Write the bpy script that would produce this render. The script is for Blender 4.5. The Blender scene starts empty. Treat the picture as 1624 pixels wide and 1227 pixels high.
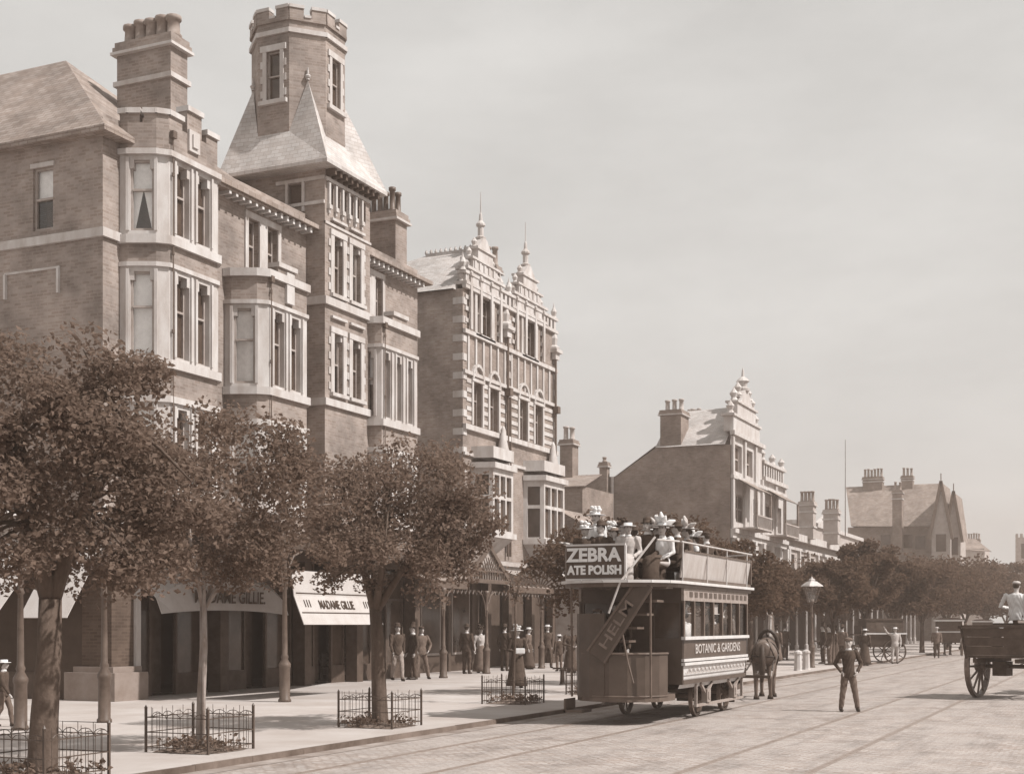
import bpy, bmesh, math, random
import numpy as np
from mathutils import Vector, Matrix
R = math.radians
S = bpy.context.scene
COL = S.collection
random.seed(7)
rng = np.random.default_rng(7)

# ------------------------------------------------------------------ camera, sky, sun, exposure
CAMZ = 1.8
TH = R(24.2)
cam = bpy.data.cameras.new('camera')
cam.lens = 47.8; cam.sensor_width = 36.0; cam.sensor_fit = 'HORIZONTAL'
cam.shift_y = (990 - 613.5) / 1624.0
cam.clip_end = 3000; cam.clip_start = 0.1
camo = bpy.data.objects.new('camera', cam); COL.objects.link(camo)
camo.location = (0, 0, CAMZ); camo.rotation_euler = (R(90), 0, TH)
S.camera = camo

SUN_EL = R(49); SUN_DIR = Vector((0.997 * math.cos(SUN_EL), 0.07 * math.cos(SUN_EL), math.sin(SUN_EL))).normalized()
W = bpy.data.worlds.new('World'); S.world = W; W.use_nodes = True
wn = W.node_tree.nodes; wl = W.node_tree.links; wn.clear()
out = wn.new('ShaderNodeOutputWorld'); bg = wn.new('ShaderNodeBackground')
sky = wn.new('ShaderNodeTexSky'); sky.sky_type = 'NISHITA'; sky.sun_disc = False
sky.sun_elevation = SUN_EL; sky.sun_rotation = math.atan2(SUN_DIR.x, SUN_DIR.y); sky.dust_density = 3.0
bw = wn.new('ShaderNodeRGBToBW')
tc = wn.new('ShaderNodeTexCoord'); mp = wn.new('ShaderNodeMapping'); mp.inputs['Scale'].default_value = (1.6, 1.6, 4.5)
cl = wn.new('ShaderNodeTexNoise'); cl.inputs['Scale'].default_value = 2.2; cl.inputs['Detail'].default_value = 7; cl.inputs['Roughness'].default_value = 0.6
cr = wn.new('ShaderNodeMapRange'); cr.inputs['From Min'].default_value = 0.3; cr.inputs['From Max'].default_value = 0.75
cr.inputs['To Min'].default_value = 5.0; cr.inputs['To Max'].default_value = 6.25
mixf = wn.new('ShaderNodeMix'); mixf.data_type = 'FLOAT'; mixf.inputs['Factor'].default_value = 0.93
tint = wn.new('ShaderNodeMix'); tint.data_type = 'RGBA'; tint.blend_type = 'MULTIPLY'; tint.inputs['Factor'].default_value = 1.0
tint.inputs[7].default_value = (1.0, 0.985, 0.955, 1)
wl.new(sky.outputs[0], bw.inputs[0]); wl.new(tc.outputs['Generated'], mp.inputs[0]); wl.new(mp.outputs[0], cl.inputs['Vector'])
wl.new(cl.outputs[0], cr.inputs[0]); wl.new(bw.outputs[0], mixf.inputs[2]); wl.new(cr.outputs[0], mixf.inputs[3])
wl.new(mixf.outputs[0], tint.inputs[6]); wl.new(tint.outputs[2], bg.inputs[0]); bg.inputs[1].default_value = 0.112
wl.new(bg.outputs[0], out.inputs[0])

sl = bpy.data.lights.new('sun', 'SUN'); sl.energy = 5.0; sl.angle = R(1.0); sl.color = (1.0, 0.965, 0.93)
so = bpy.data.objects.new('sun', sl); COL.objects.link(so)
so.rotation_euler = SUN_DIR.to_track_quat('Z', 'Y').to_euler(); so.location = (20, 10, 60)
S.view_settings.view_transform = 'Standard'; S.view_settings.look = 'None'
S.view_settings.exposure = 0.17; S.view_settings.gamma = 1.0
S.cycles.max_bounces = 5; S.cycles.diffuse_bounces = 3; S.cycles.glossy_bounces = 2
S.cycles.transmission_bounces = 2; S.cycles.volume_bounces = 0; S.cycles.transparent_max_bounces = 8
S.cycles.use_denoising = True
S.cycles.caustics_reflective = False; S.cycles.caustics_refractive = False

# ------------------------------------------------------------------ layout helpers (where a sight line meets a plane of the street)
FOC = 2158.0
sT, cT = math.sin(TH), math.cos(TH)
def ray(px, py):
    u = (px - 812) / FOC
    return Vector((-sT + u * cT, cT + u * sT, (990 - py) / FOC))
def onX(px, X, py=990):
    d = ray(px, py); t = X / d.x
    return d.y * t, CAMZ + d.z * t
def onY(px, Y, py=990):
    d = ray(px, py); t = Y / d.y
    return d.x * t, CAMZ + d.z * t
def onZ(px, py, z=0.0):
    d = ray(px, py); t = (z - CAMZ) / d.z
    return Vector((d.x * t, d.y * t, z))
PAV = 0.085

# ------------------------------------------------------------------ materials
def _mat(name):
    m = bpy.data.materials.new(name); m.use_nodes = True
    n = m.node_tree.nodes; l = m.node_tree.links
    b = n['Principled BSDF']
    return m, n, l, b
def sep(v, k=1.0):
    """sepia tone of lightness v: dark tones redder, light tones nearly neutral"""
    v = max(0.0, min(1.0, v)); w = (1 - v) ** 3 * k
    return (v * (1 + 0.40 * w), v * (1 - 0.09 * w), v * (1 - 0.36 * w), 1)
def mat(name, v, rough=0.85, var=0.25, scale=3.0, bump=0.0, bscale=40.0, spec=0.3, metal=0.0, detail=6.0, streak=1.0):
    m, n, l, b = _mat(name)
    b.inputs['Roughness'].default_value = rough; b.inputs['Specular IOR Level'].default_value = spec; b.inputs['Metallic'].default_value = metal
    t = n.new('ShaderNodeTexCoord'); mpn = n.new('ShaderNodeMapping'); mpn.inputs['Scale'].default_value = (1, 1, streak)
    t2 = n.new('ShaderNodeNewGeometry')
    l.new(t2.outputs['Position'], mpn.inputs[0])
    ns = n.new('ShaderNodeTexNoise'); ns.inputs['Scale'].default_value = scale; ns.inputs['Detail'].default_value = detail; ns.inputs['Roughness'].default_value = 0.65
    l.new(mpn.outputs[0], ns.inputs['Vector'])
    rp = n.new('ShaderNodeValToRGB'); rp.color_ramp.elements[0].position = 0.3; rp.color_ramp.elements[1].position = 0.72
    rp.color_ramp.elements[0].color = sep(v * (1 - var)); rp.color_ramp.elements[1].color = sep(v * (1 + var))
    l.new(ns.outputs[0], rp.inputs[0]); l.new(rp.outputs[0], b.inputs['Base Color'])
    if bump:
        bn = n.new('ShaderNodeTexNoise'); bn.inputs['Scale'].default_value = bscale; bn.inputs['Detail'].default_value = 4
        l.new(t2.outputs['Position'], bn.inputs['Vector'])
        bp = n.new('ShaderNodeBump'); bp.inputs['Strength'].default_value = bump; bp.inputs['Distance'].default_value = 0.02
        l.new(bn.outputs[0], bp.inputs['Height']); l.new(bp.outputs[0], b.inputs['Normal'])
    return m
def brickmat(name, v1, v2, vm, bw_=0.225, bh=0.075, mortar=0.012, dirt=0.35, bump=0.5, offs=0.5, dscale=0.7):
    m, n, l, b = _mat(name)
    b.inputs['Roughness'].default_value = 0.9; b.inputs['Specular IOR Level'].default_value = 0.15
    t = n.new('ShaderNodeUVMap')
    bt = n.new('ShaderNodeTexBrick'); bt.inputs['Scale'].default_value = 1.0
    bt.inputs['Brick Width'].default_value = bw_; bt.inputs['Row Height'].default_value = bh; bt.inputs['Mortar Size'].default_value = mortar
    bt.inputs['Color1'].default_value = sep(v1); bt.inputs['Color2'].default_value = sep(v2); bt.inputs['Mortar'].default_value = sep(vm)
    bt.inputs['Bias'].default_value = 0.0; bt.offset = offs
    l.new(t.outputs[0], bt.inputs['Vector'])
    g = n.new('ShaderNodeNewGeometry'); ns = n.new('ShaderNodeTexNoise'); ns.inputs['Scale'].default_value = dscale; ns.inputs['Detail'].default_value = 9; ns.inputs['Roughness'].default_value = 0.7
    l.new(g.outputs['Position'], ns.inputs['Vector'])
    mr = n.new('ShaderNodeMapRange'); mr.inputs['From Min'].default_value = 0.3; mr.inputs['From Max'].default_value = 0.7
    mr.inputs['To Min'].default_value = 1 - dirt; mr.inputs['To Max'].default_value = 1 + dirt * 0.6
    l.new(ns.outputs[0], mr.inputs[0])
    mx = n.new('ShaderNodeMix'); mx.data_type = 'RGBA'; mx.blend_type = 'MULTIPLY'; mx.inputs['Factor'].default_value = 1
    l.new(bt.outputs[0], mx.inputs[6]); l.new(mr.outputs[0], mx.inputs[7]); l.new(mx.outputs[2], b.inputs['Base Color'])
    bp = n.new('ShaderNodeBump'); bp.inputs['Strength'].default_value = bump; bp.inputs['Distance'].default_value = 0.012; bp.invert = True
    l.new(bt.outputs['Fac'], bp.inputs['Height']); l.new(bp.outputs[0], b.inputs['Normal'])
    return m
def leafmat(name, v):
    m, n, l, b = _mat(name); n.remove(b)
    g = n.new('ShaderNodeNewGeometry'); rp = n.new('ShaderNodeValToRGB')
    rp.color_ramp.elements[0].color = sep(v * 0.85, 1.25); rp.color_ramp.elements[1].color = sep(v * 1.15, 1.25)
    l.new(g.outputs['Random Per Island'], rp.inputs[0])
    df = n.new('ShaderNodeBsdfDiffuse'); tl = n.new('ShaderNodeBsdfTranslucent'); mx = n.new('ShaderNodeMixShader'); mx.inputs[0].default_value = 0.5
    l.new(rp.outputs[0], df.inputs[0]); l.new(rp.outputs[0], tl.inputs[0]); l.new(df.outputs[0], mx.inputs[1]); l.new(tl.outputs[0], mx.inputs[2]); l.new(mx.outputs[0], n['Material Output'].inputs[0])
    return m
def clearmat(name):
    m, n, l, b = _mat(name); n.remove(b)
    tr = n.new('ShaderNodeBsdfTransparent'); gl = n.new('ShaderNodeBsdfGlossy'); gl.inputs['Roughness'].default_value = 0.08
    tr.inputs[0].default_value = (0.95, 0.94, 0.93, 1); gl.inputs[0].default_value = (0.9, 0.88, 0.86, 1)
    mx = n.new('ShaderNodeMixShader'); mx.inputs[0].default_value = 0.1
    l.new(tr.outputs[0], mx.inputs[1]); l.new(gl.outputs[0], mx.inputs[2]); l.new(mx.outputs[0], n['Material Output'].inputs[0])
    return m

M = {}
M['brick'] = brickmat('brick', 0.30, 0.215, 0.285, bump=0.25, dirt=0.5)
M['brick_shaded'] = brickmat('brick_shaded', 0.10, 0.07, 0.10, bump=0.25)  # brick darkened to hold the shade on the corner pier
M['brick_pale'] = brickmat('brick_pale', 0.27, 0.20, 0.27, bump=0.25, dirt=0.45)
M['brick_far'] = brickmat('brick_far', 0.25, 0.185, 0.24, dirt=0.45)
M['stone'] = mat('stone', 0.46, 0.85, 0.24, 2.6, 0.15, 30, streak=0.35)
M['stone_dark'] = mat('stone_dark', 0.36, 0.85, 0.22, 2.0, 0.15, 30)
M['plinth'] = mat('plinth', 0.22, 0.85, 0.22, 2.0, 0.2, 30)
M['slate'] = brickmat('slate', 0.30, 0.22, 0.17, 0.26, 0.14, 0.010, 0.45, 0.6)
M['slate_pale'] = brickmat('slate_pale', 0.52, 0.43, 0.35, 0.26, 0.13, 0.008, 0.35, 0.5)
M['terracotta'] = mat('terracotta', 0.22, 0.8, 0.3, 4)
M['lead'] = mat('lead', 0.14, 0.6, 0.25, 4)
M['timber_and_shade'] = mat('timber_and_shade', 0.07, 0.7, 0.3, 5, 0.2)  # dark timber, and shade put into the hotel shop piers and fascia
M['timber_white'] = mat('timber_white', 0.55, 0.6, 0.12, 5)
M['sash'] = mat('sash', 0.32, 0.6, 0.2, 5)
M['glass_dark'] = mat('glass_dark', 0.06, 0.12, 0.5, 1.2, spec=0.5)
M['glass_clear'] = clearmat('glass_clear')
M['curtain'] = mat('curtain', 0.88, 0.95, 0.12, 6, 0.3, 12)
M['iron'] = mat('iron', 0.06, 0.5, 0.3, 6, spec=0.4)
M['iron_grey'] = mat('iron_grey', 0.09, 0.5, 0.3, 6, spec=0.4)
M['iron_pale'] = mat('iron_pale', 0.45, 0.6, 0.2, 6)
M['canvas'] = mat('canvas', 0.44, 0.95, 0.10, 3, 0.2, 20)
M['canvas_grey'] = mat('canvas_grey', 0.36, 0.95, 0.12, 3, 0.2, 20)
M['ink'] = mat('ink', 0.05, 0.9, 0.1)
M['paint_white'] = mat('paint_white', 0.75, 0.6, 0.08, 4)
M['interior_shade'] = mat('interior_shade', 0.06, 0.95, 0.3, 1)  # shade of unlit shops and rooms put into the colour
M['bark'] = mat('bark', 0.08, 0.95, 0.4, 9, 0.6, 18, streak=0.3)
M['bark_pale'] = mat('bark_pale', 0.26, 0.95, 0.4, 9, 0.6, 18, streak=0.3)
M['leaf'] = leafmat('leaf', 0.165)
M['leaf_far'] = leafmat('leaf_far', 0.1)
M['leaf_b'] = leafmat('leaf_b', 0.155)
M['soil'] = mat('soil', 0.12, 1.0, 0.4, 9, 0.8, 14)
M['tram_dark'] = mat('tram_dark', 0.062, 0.45, 0.25, 3, spec=0.45)
M['tram_mid'] = mat('tram_mid', 0.095, 0.5, 0.3, 3, spec=0.4)
M['tram_pale'] = mat('tram_pale', 0.55, 0.6, 0.12, 4)
M['tram_upper'] = mat('tram_upper', 0.40, 0.6, 0.2, 5, streak=.3)
M['steel_rail'] = mat('steel_rail', 0.2, 0.5, 0.3, 6)
M['faded_letter'] = mat('faded_letter', 0.17, 0.7, 0.3, 9)
M['tram_board'] = mat('tram_board', 0.26, 0.6, 0.25, 9)
M['steel'] = mat('steel', 0.16, 0.4, 0.3, 8, metal=0.4)
M['skin'] = mat('skin', 0.42, 0.6, 0.1, 8)
M['suit_black'] = mat('suit_black', 0.05, 0.95, 0.3, 8, 0.4, 10)
M['suit_dark'] = mat('suit_dark', 0.06, 0.95, 0.3, 8, 0.4, 10)
M['suit_mid'] = mat('suit_mid', 0.12, 0.95, 0.3, 8, 0.4, 10)
M['cloth_pale'] = mat('cloth_pale', 0.42, 0.95, 0.15, 8, 0.4, 10)
M['cloth_white'] = mat('cloth_white', 0.62, 0.95, 0.08, 8, 0.4, 10)
M['straw'] = mat('straw', 0.55, 0.9, 0.15, 20)
M['hair'] = mat('hair', 0.04, 0.6, 0.3, 20)
M['hair_pale'] = mat('hair_pale', 0.35, 0.6, 0.3, 20)
M['leather'] = mat('leather', 0.03, 0.5, 0.3, 10)
M['coat_bay'] = mat('coat_bay', 0.10, 0.4, 0.35, 5, spec=0.45)
M['coat_dark'] = mat('coat_dark', 0.06, 0.4, 0.35, 5, spec=0.45)
M['cart_dark'] = mat('cart_dark', 0.06, 0.7, 0.35, 4, 0.2)

# ------------------------------------------------------------------ mesh builder
class MB:
    def __init__(s): s.v = []; s.f = []
    def add(s, vs, fs):
        o = len(s.v); s.v.extend([tuple(p) for p in vs]); s.f.extend([tuple(i + o for i in f) for f in fs])
    def quad(s, a, b, c, d): s.add([a, b, c, d], [(0, 1, 2, 3)])
    def poly(s, pts): s.add(pts, [tuple(range(len(pts)))])
    def box(s, x0, x1, y0, y1, z0, z1, fr=None):
        c = [(x0, y0, z0), (x1, y0, z0), (x1, y1, z0), (x0, y1, z0), (x0, y0, z1), (x1, y0, z1), (x1, y1, z1), (x0, y1, z1)]
        if fr: c = [fr(*p) for p in c]
        fs = [(0, 3, 2, 1), (4, 5, 6, 7), (0, 1, 5, 4), (1, 2, 6, 5), (2, 3, 7, 6), (3, 0, 4, 7)]
        if fr and fr.flip: fs = [f[::-1] for f in fs]
        s.add(c, fs)
    def bar(s, a, b, w, h=None, up=(0, 0, 1)):
        a = Vector(a); b = Vector(b); h = h or w
        d = (b - a).normalized(); up = Vector(up)
        if abs(d.dot(up)) > 0.98: up = Vector((1, 0, 0))
        x = d.cross(up).normalized(); y = x.cross(d).normalized()
        c = []
        for p in (a, b):
            for i, j in ((-1, -1), (1, -1), (1, 1), (-1, 1)): c.append(p + x * (i * w / 2) + y * (j * h / 2))
        s.add(c, [(3, 2, 1, 0), (4, 5, 6, 7), (0, 1, 5, 4), (1, 2, 6, 5), (2, 3, 7, 6), (3, 0, 4, 7)])
    def tube(s, pts, rad, n=8, cap=True, sx=1.0):
        pts = [Vector(p) for p in pts]
        if not hasattr(rad, '__len__'): rad = [rad] * len(pts)
        rings = []; prev = None
        for i, p in enumerate(pts):
            d = (pts[min(i + 1, len(pts) - 1)] - pts[max(i - 1, 0)])
            if d.length < 1e-9: d = Vector((0, 0, 1))
            d.normalize()
            if prev is None:
                x = d.orthogonal().normalized()
                if abs(d.z) > 0.7: x = (Vector((1, 0, 0)) - d * d.x).normalized()
            else: x = (prev - d * prev.dot(d)).normalized()
            y = d.cross(x); prev = x
            rings.append([p + x * math.cos(2 * math.pi * k / n) * rad[i] * sx + y * math.sin(2 * math.pi * k / n) * rad[i] for k in range(n)])
        vs = [q for r in rings for q in r]; fs = []
        for i in range(len(pts) - 1):
            for k in range(n):
                fs.append((i * n + k, i * n + (k + 1) % n, (i + 1) * n + (k + 1) % n, (i + 1) * n + k))
        if cap:
            fs.append(tuple(range(n))[::-1]); fs.append(tuple((len(pts) - 1) * n + k for k in range(n)))
        s.add(vs, fs)
    def capsule(s, pts, rad, n=10):
        """tube with rounded ends"""
        pts = [Vector(p) for p in pts]; rad = list(rad) if hasattr(rad, '__len__') else [rad] * len(pts)
        d0 = (pts[0] - pts[1]).normalized(); d1 = (pts[-1] - pts[-2]).normalized()
        P = [pts[0] + d0 * rad[0] * 0.95, pts[0] + d0 * rad[0] * 0.6] + pts + [pts[-1] + d1 * rad[-1] * 0.6, pts[-1] + d1 * rad[-1] * 0.95]
        Q = [rad[0] * 0.25, rad[0] * 0.78] + rad + [rad[-1] * 0.78, rad[-1] * 0.25]
        s.tube(P, Q, n)
    def ell(s, c, r, nu=12, nv=8, rot=None):
        c = Vector(c); vs = []; fs = []
        for j in range(1, nv):
            a = math.pi * j / nv
            for i in range(nu):
                b = 2 * math.pi * i / nu
                p = Vector((r[0] * math.sin(a) * math.cos(b), r[1] * math.sin(a) * math.sin(b), r[2] * math.cos(a)))
                if rot: p = rot @ p
                vs.append(c + p)
        t = Vector((0, 0, r[2])); 
        if rot: t = rot @ t
        vs += [c + t, c - t]; T = len(vs) - 2
        for j in range(nv - 2):
            for i in range(nu):
                fs.append((j * nu + i, (j + 1) * nu + i, (j + 1) * nu + (i + 1) % nu, j * nu + (i + 1) % nu))
        for i in range(nu):
            fs.append((T, i, (i + 1) % nu)); fs.append((T + 1, (nv - 2) * nu + (i + 1) % nu, (nv - 2) * nu + i))
        s.add(vs, fs)
    def rings(s, rs, n=16, cap=True):
        """loft of horizontal ellipses (cx,cy,cz,rx,ry)"""
        vs = []; fs = []
        for (cx, cy, cz, rx, ry) in rs:
            for k in range(n):
                a = 2 * math.pi * k / n; vs.append((cx + rx * math.cos(a), cy + ry * math.sin(a), cz))
        for i in range(len(rs) - 1):
            for k in range(n): fs.append((i * n + k, i * n + (k + 1) % n, (i + 1) * n + (k + 1) % n, (i + 1) * n + k))
        if cap: fs.append(tuple(range(n))[::-1]); fs.append(tuple((len(rs) - 1) * n + k for k in range(n)))
        s.add(vs, fs)
    def lathe(s, prof, c, n=12, cap=True):
        s.rings([(c[0], c[1], c[2] + z, r, r) for r, z in prof], n, cap)
    def prism(s, pts, d):
        """closed polygon extruded along d"""
        d = Vector(d); n = len(pts); P = [Vector(p) for p in pts]
        nrm = sum(((P[i]).cross(P[(i + 1) % n]) for i in range(n)), Vector())
        if nrm.dot(d) > 0: P = P[::-1]
        vs = P + [p + d for p in P]
        fs = [tuple(range(n)), tuple(range(2 * n - 1, n - 1, -1))]
        for i in range(n): fs.append((i, i + n, (i + 1) % n + n, (i + 1) % n))
        s.add(vs, fs)
    def mesh(s, name, smooth=False):
        me = bpy.data.meshes.new(name); me.from_pydata(s.v, [], s.f); me.update()
        uvm(me)
        if smooth: me.polygons.foreach_set('use_smooth', [True] * len(me.polygons))
        return me
    def build(s, name, m, parent=None, smooth=False):
        me = s.mesh(name, smooth); me.materials.append(M[m] if isinstance(m, str) else m)
        return link(name, me, parent)
def uvm(me):
    n = len(me.loops)
    if not n: return
    uv = me.uv_layers.new(name='UVMap')
    V = np.empty(len(me.vertices) * 3); me.vertices.foreach_get('co', V); V = V.reshape(-1, 3)
    li = np.empty(n, int); me.loops.foreach_get('vertex_index', li)
    nr = np.empty(len(me.polygons) * 3); me.polygons.foreach_get('normal', nr); nr = nr.reshape(-1, 3)
    lt = np.empty(len(me.polygons), int); me.polygons.foreach_get('loop_total', lt)
    N = np.repeat(nr, lt, axis=0); P = V[li]
    h = np.hypot(N[:, 0], N[:, 1]); ok = h > 0.25
    hs = np.where(ok, h, 1); tx = np.where(ok, -N[:, 1] / hs, 1.0); ty = np.where(ok, N[:, 0] / hs, 0.0)
    U = P[:, 0] * tx + P[:, 1] * ty
    Vv = np.where(ok, P[:, 2] / np.maximum(np.where(np.abs(N[:, 2]) > 0.15, h, 1), 0.25), P[:, 1])
    uv.data.foreach_set('uv', np.stack([U, Vv], 1).ravel())
def link(name, me, parent=None):
    o = bpy.data.objects.new(name, me); COL.objects.link(o)
    if parent is not None: o.parent = parent
    return o
def tag(o, label, cat, group=None, kind=None):
    if label: o['label'] = label
    if cat: o['category'] = cat
    if group: o['group'] = group
    if kind: o['kind'] = kind
    return o
def thing(name, label, cat, loc=(0, 0, 0), rz=0.0, group=None):
    o = bpy.data.objects.new(name, None); COL.objects.link(o); o.location = loc; o.rotation_euler = (0, 0, rz)
    o.empty_display_size = 0.2
    return tag(o, label, cat, group)
def struct(mb, name, m):
    o = mb.build(name, m); o['kind'] = 'structure'; return o
KIDS = {}
def dup(src, loc=None, rz=None, label=None, group=None, scale=None):
    def cp(o, par):
        c = o.copy(); COL.objects.link(c)
        if par is not None: c.parent = par
        for ch in o.children: cp(ch, c)
        return c
    bpy.context.view_layer.update()
    c = cp(src, None)
    if loc is not None: c.location = loc
    if rz is not None: c.rotation_euler = (0, 0, rz)
    if scale is not None: c.scale = (scale,) * 3
    if label: c['label'] = label
    if group: c['group'] = group
    return c
class Fr:
    """facade frame: u along the wall, n outward, z up"""
    def __init__(s, o, u, n):
        s.o = Vector((o[0], o[1], 0)); s.u = Vector((u[0], u[1], 0)).normalized(); s.n = Vector((n[0], n[1], 0)).normalized()
        s.flip = (s.u.cross(s.n)).z < 0
    def __call__(s, u, n, z): return s.o + s.u * u + s.n * n + Vector((0, 0, z))
def frseg(a, b, side=(1, 0)):
    a = Vector((a[0], a[1])); b = Vector((b[0], b[1])); d = (b - a).normalized(); n = Vector((d.y, -d.x))
    return Fr(a, d, n), (b - a).length
def fquad(mb, fr, a, b, c, d):
    P = [fr(*a), fr(*b), fr(*c), fr(*d)]
    mb.quad(*P)
def wall(mb, fr, u0, u1, z0, z1, holes=(), dep=0.2):
    us = sorted({u0, u1, *[h[0] for h in holes], *[h[1] for h in holes]}); zs = sorted({z0, z1, *[h[2] for h in holes], *[h[3] for h in holes]})
    us = [u for u in us if u0 - 1e-6 <= u <= u1 + 1e-6]; zs = [z for z in zs if z0 - 1e-6 <= z <= z1 + 1e-6]
    for i in range(len(us) - 1):
        for j in range(len(zs) - 1):
            uc = (us[i] + us[i + 1]) / 2; zc = (zs[j] + zs[j + 1]) / 2
            if any(h[0] < uc < h[1] and h[2] < zc < h[3] for h in holes): continue
            fquad(mb, fr, (us[i], 0, zs[j]), (us[i + 1], 0, zs[j]), (us[i + 1], 0, zs[j + 1]), (us[i], 0, zs[j + 1]))
    for (a, b, c, d) in holes:
        fquad(mb, fr, (a, 0, c), (a, 0, d), (a, -dep, d), (a, -dep, c)); fquad(mb, fr, (b, 0, c), (b, -dep, c), (b, -dep, d), (b, 0, d))
        fquad(mb, fr, (a, 0, c), (a, -dep, c), (b, -dep, c), (b, 0, c)); fquad(mb, fr, (a, 0, d), (b, 0, d), (b, -dep, d), (a, -dep, d))
def offs(pts, d):
    """open polyline moved outward (to its right-hand side) by d, mitred"""
    P = [Vector((p[0], p[1])) for p in pts]; res = []
    for i, p in enumerate(P):
        ns = []
        for a, b in ((i - 1, i), (i, i + 1)):
            if a >= 0 and b < len(P):
                e = (P[b] - P[a]).normalized(); ns.append(Vector((e.y, -e.x)))
        m = sum(ns, Vector((0, 0))).normalized(); res.append(p + m * (d / max(0.3, m.dot(ns[0]))))
    return res
def band(mb, pts, z0, z1, d=0.07, back=0.03, slope=0.0):
    """string course along a polyline"""
    A = offs(pts, -back); B = offs(pts, d); n = len(pts)
    for i in range(n - 1):
        a0, a1, b0, b1 = A[i], A[i + 1], B[i], B[i + 1]
        q = lambda p, z: (p.x, p.y, z)
        mb.quad(q(b0, z0), q(b1, z0), q(b1, z1 - slope), q(b0, z1 - slope)); mb.quad(q(b0, z1 - slope), q(b1, z1 - slope), q(a1, z1), q(a0, z1))
        mb.quad(q(a0, z0), q(a1, z0), q(b1, z0), q(b0, z0))
    for i in (0, n - 1):
        mb.quad((A[i].x, A[i].y, z0), (B[i].x, B[i].y, z0), (B[i].x, B[i].y, z1 - slope), (A[i].x, A[i].y, z1))
def window(parent, fr, u0, u1, z0, z1, dep=0.2, blind=None, rail=0.5, mull=0, frame='sash', lights=0, fw=0.05):
    f = MB(); d0, d1 = -dep, -dep + 0.06
    f.box(u0, u0 + fw, d0, d1, z0, z1, fr); f.box(u1 - fw, u1, d0, d1, z0, z1, fr)
    f.box(u0 + fw, u1 - fw, d0, d1, z0, z0 + fw * 1.3, fr); f.box(u0 + fw, u1 - fw, d0, d1, z1 - fw, z1, fr)
    if rail:
        zr = z0 + (z1 - z0) * rail; f.box(u0 + fw, u1 - fw, d0, d1 + 0.02, zr - fw * 0.5, zr + fw * 0.5, fr)
    for k in range(mull):
        um = u0 + (u1 - u0) * (k + 1) / (mull + 1); f.box(um - fw * 0.4, um + fw * 0.4, d0, d1 - 0.004, z0 + fw * 1.3, z1 - fw, fr)
    w = f.build('window', frame, parent)
    p = MB(); n = -dep + 0.02 if blind else -dep + 0.012
    fquad(p, fr, (u0, n, z0), (u1, n, z0), (u1, n, z1), (u0, n, z1)); p.build('pane', 'glass_clear' if blind else 'glass_dark', w)
    if blind:
        b = MB(); n = -dep - 0.05
        if blind == 'full': fquad(b, fr, (u0, n, z0), (u1, n, z0), (u1, n, z1), (u0, n, z1))
        elif blind == 'half':
            zm = z0 + (z1 - z0) * 0.5; fquad(b, fr, (u0, n, zm), (u1, n, zm), (u1, n, z1), (u0, n, z1))
        elif blind == 'drape':
            K = 8; um = (u0 + u1) / 2; zm = z0 + (z1 - z0) * 0.55
            for sgn, ua in ((1, u0), (-1, u1)):
                pts = [(ua, z0), (ua, z1), (um, z1), (um, zm + 0.1)] + [(um - sgn * (um - u0) * t * 0.75, zm + 0.1 - (zm + 0.1 - z0) * t) for t in (0.3, 0.7, 1.0)]
                b.poly([fr(a, n, z) for a, z in pts])
        b.build('curtain' if blind == 'drape' else 'blind', 'curtain', w)
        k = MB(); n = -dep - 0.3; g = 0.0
        fquad(k, fr, (u0 - g, n, z0 - g), (u1 + g, n, z0 - g), (u1 + g, n, z1 + g), (u0 - g, n, z1 + g)); k.build('room_wall', 'interior_shade', w)
    return w
def text(body, size, org, xd, yd, m, parent, name='lettering', bold=0.0, ext=0.004, align='CENTER', sx=1.0, italic=0.0):
    cu = bpy.data.curves.new(name, 'FONT'); cu.body = body; cu.size = size; cu.align_x = align; cu.offset = bold; cu.extrude = ext
    cu.resolution_u = 3; cu.shear = italic
    o = bpy.data.objects.new(name, cu); COL.objects.link(o)
    dg = bpy.context.evaluated_depsgraph_get(); me = bpy.data.meshes.new_from_object(o.evaluated_get(dg))
    bpy.data.objects.remove(o); bpy.data.curves.remove(cu)
    xd = Vector(xd).normalized() * sx; yd = Vector(yd).normalized(); zd = xd.cross(yd).normalized(); og = Vector(org)
    for v in me.vertices: v.co = og + xd * v.co.x + yd * v.co.y + zd * v.co.z
    me.materials.clear(); me.materials.append(M[m])
    return link(name, me, parent)
def remesh(mb, voxel, name, smooth=2, folds=0.0):
    me = mb.mesh(name); o = bpy.data.objects.new(name, me); COL.objects.link(o)
    r = o.modifiers.new('r', 'REMESH'); r.mode = 'VOXEL'; r.voxel_size = voxel; r.use_smooth_shade = True
    if smooth:
        s = o.modifiers.new('s', 'SMOOTH'); s.iterations = smooth; s.factor = 0.5
    dg = bpy.context.evaluated_depsgraph_get(); res = bpy.data.meshes.new_from_object(o.evaluated_get(dg))
    bpy.data.objects.remove(o); bpy.data.meshes.remove(me); res.name = name
    if folds:
        n = len(res.vertices); c = np.empty(n * 3); res.vertices.foreach_get('co', c); c = c.reshape(-1, 3); nr = np.empty(n * 3); res.vertices.foreach_get('normal', nr); nr = nr.reshape(-1, 3)
        ph = c.sum() % 6.28
        d = np.sin(c[:, 2] * 38 + 9 * np.sin(c[:, 0] * 13 + ph) + 5 * c[:, 1]) * .55 + np.sin(c[:, 0] * 42 + c[:, 2] * 21 + 4 * np.sin(c[:, 1] * 17)) * .45
        res.vertices.foreach_set('co', (c + nr * (d * folds)[:, None]).ravel()); res.update()
    return res
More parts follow.
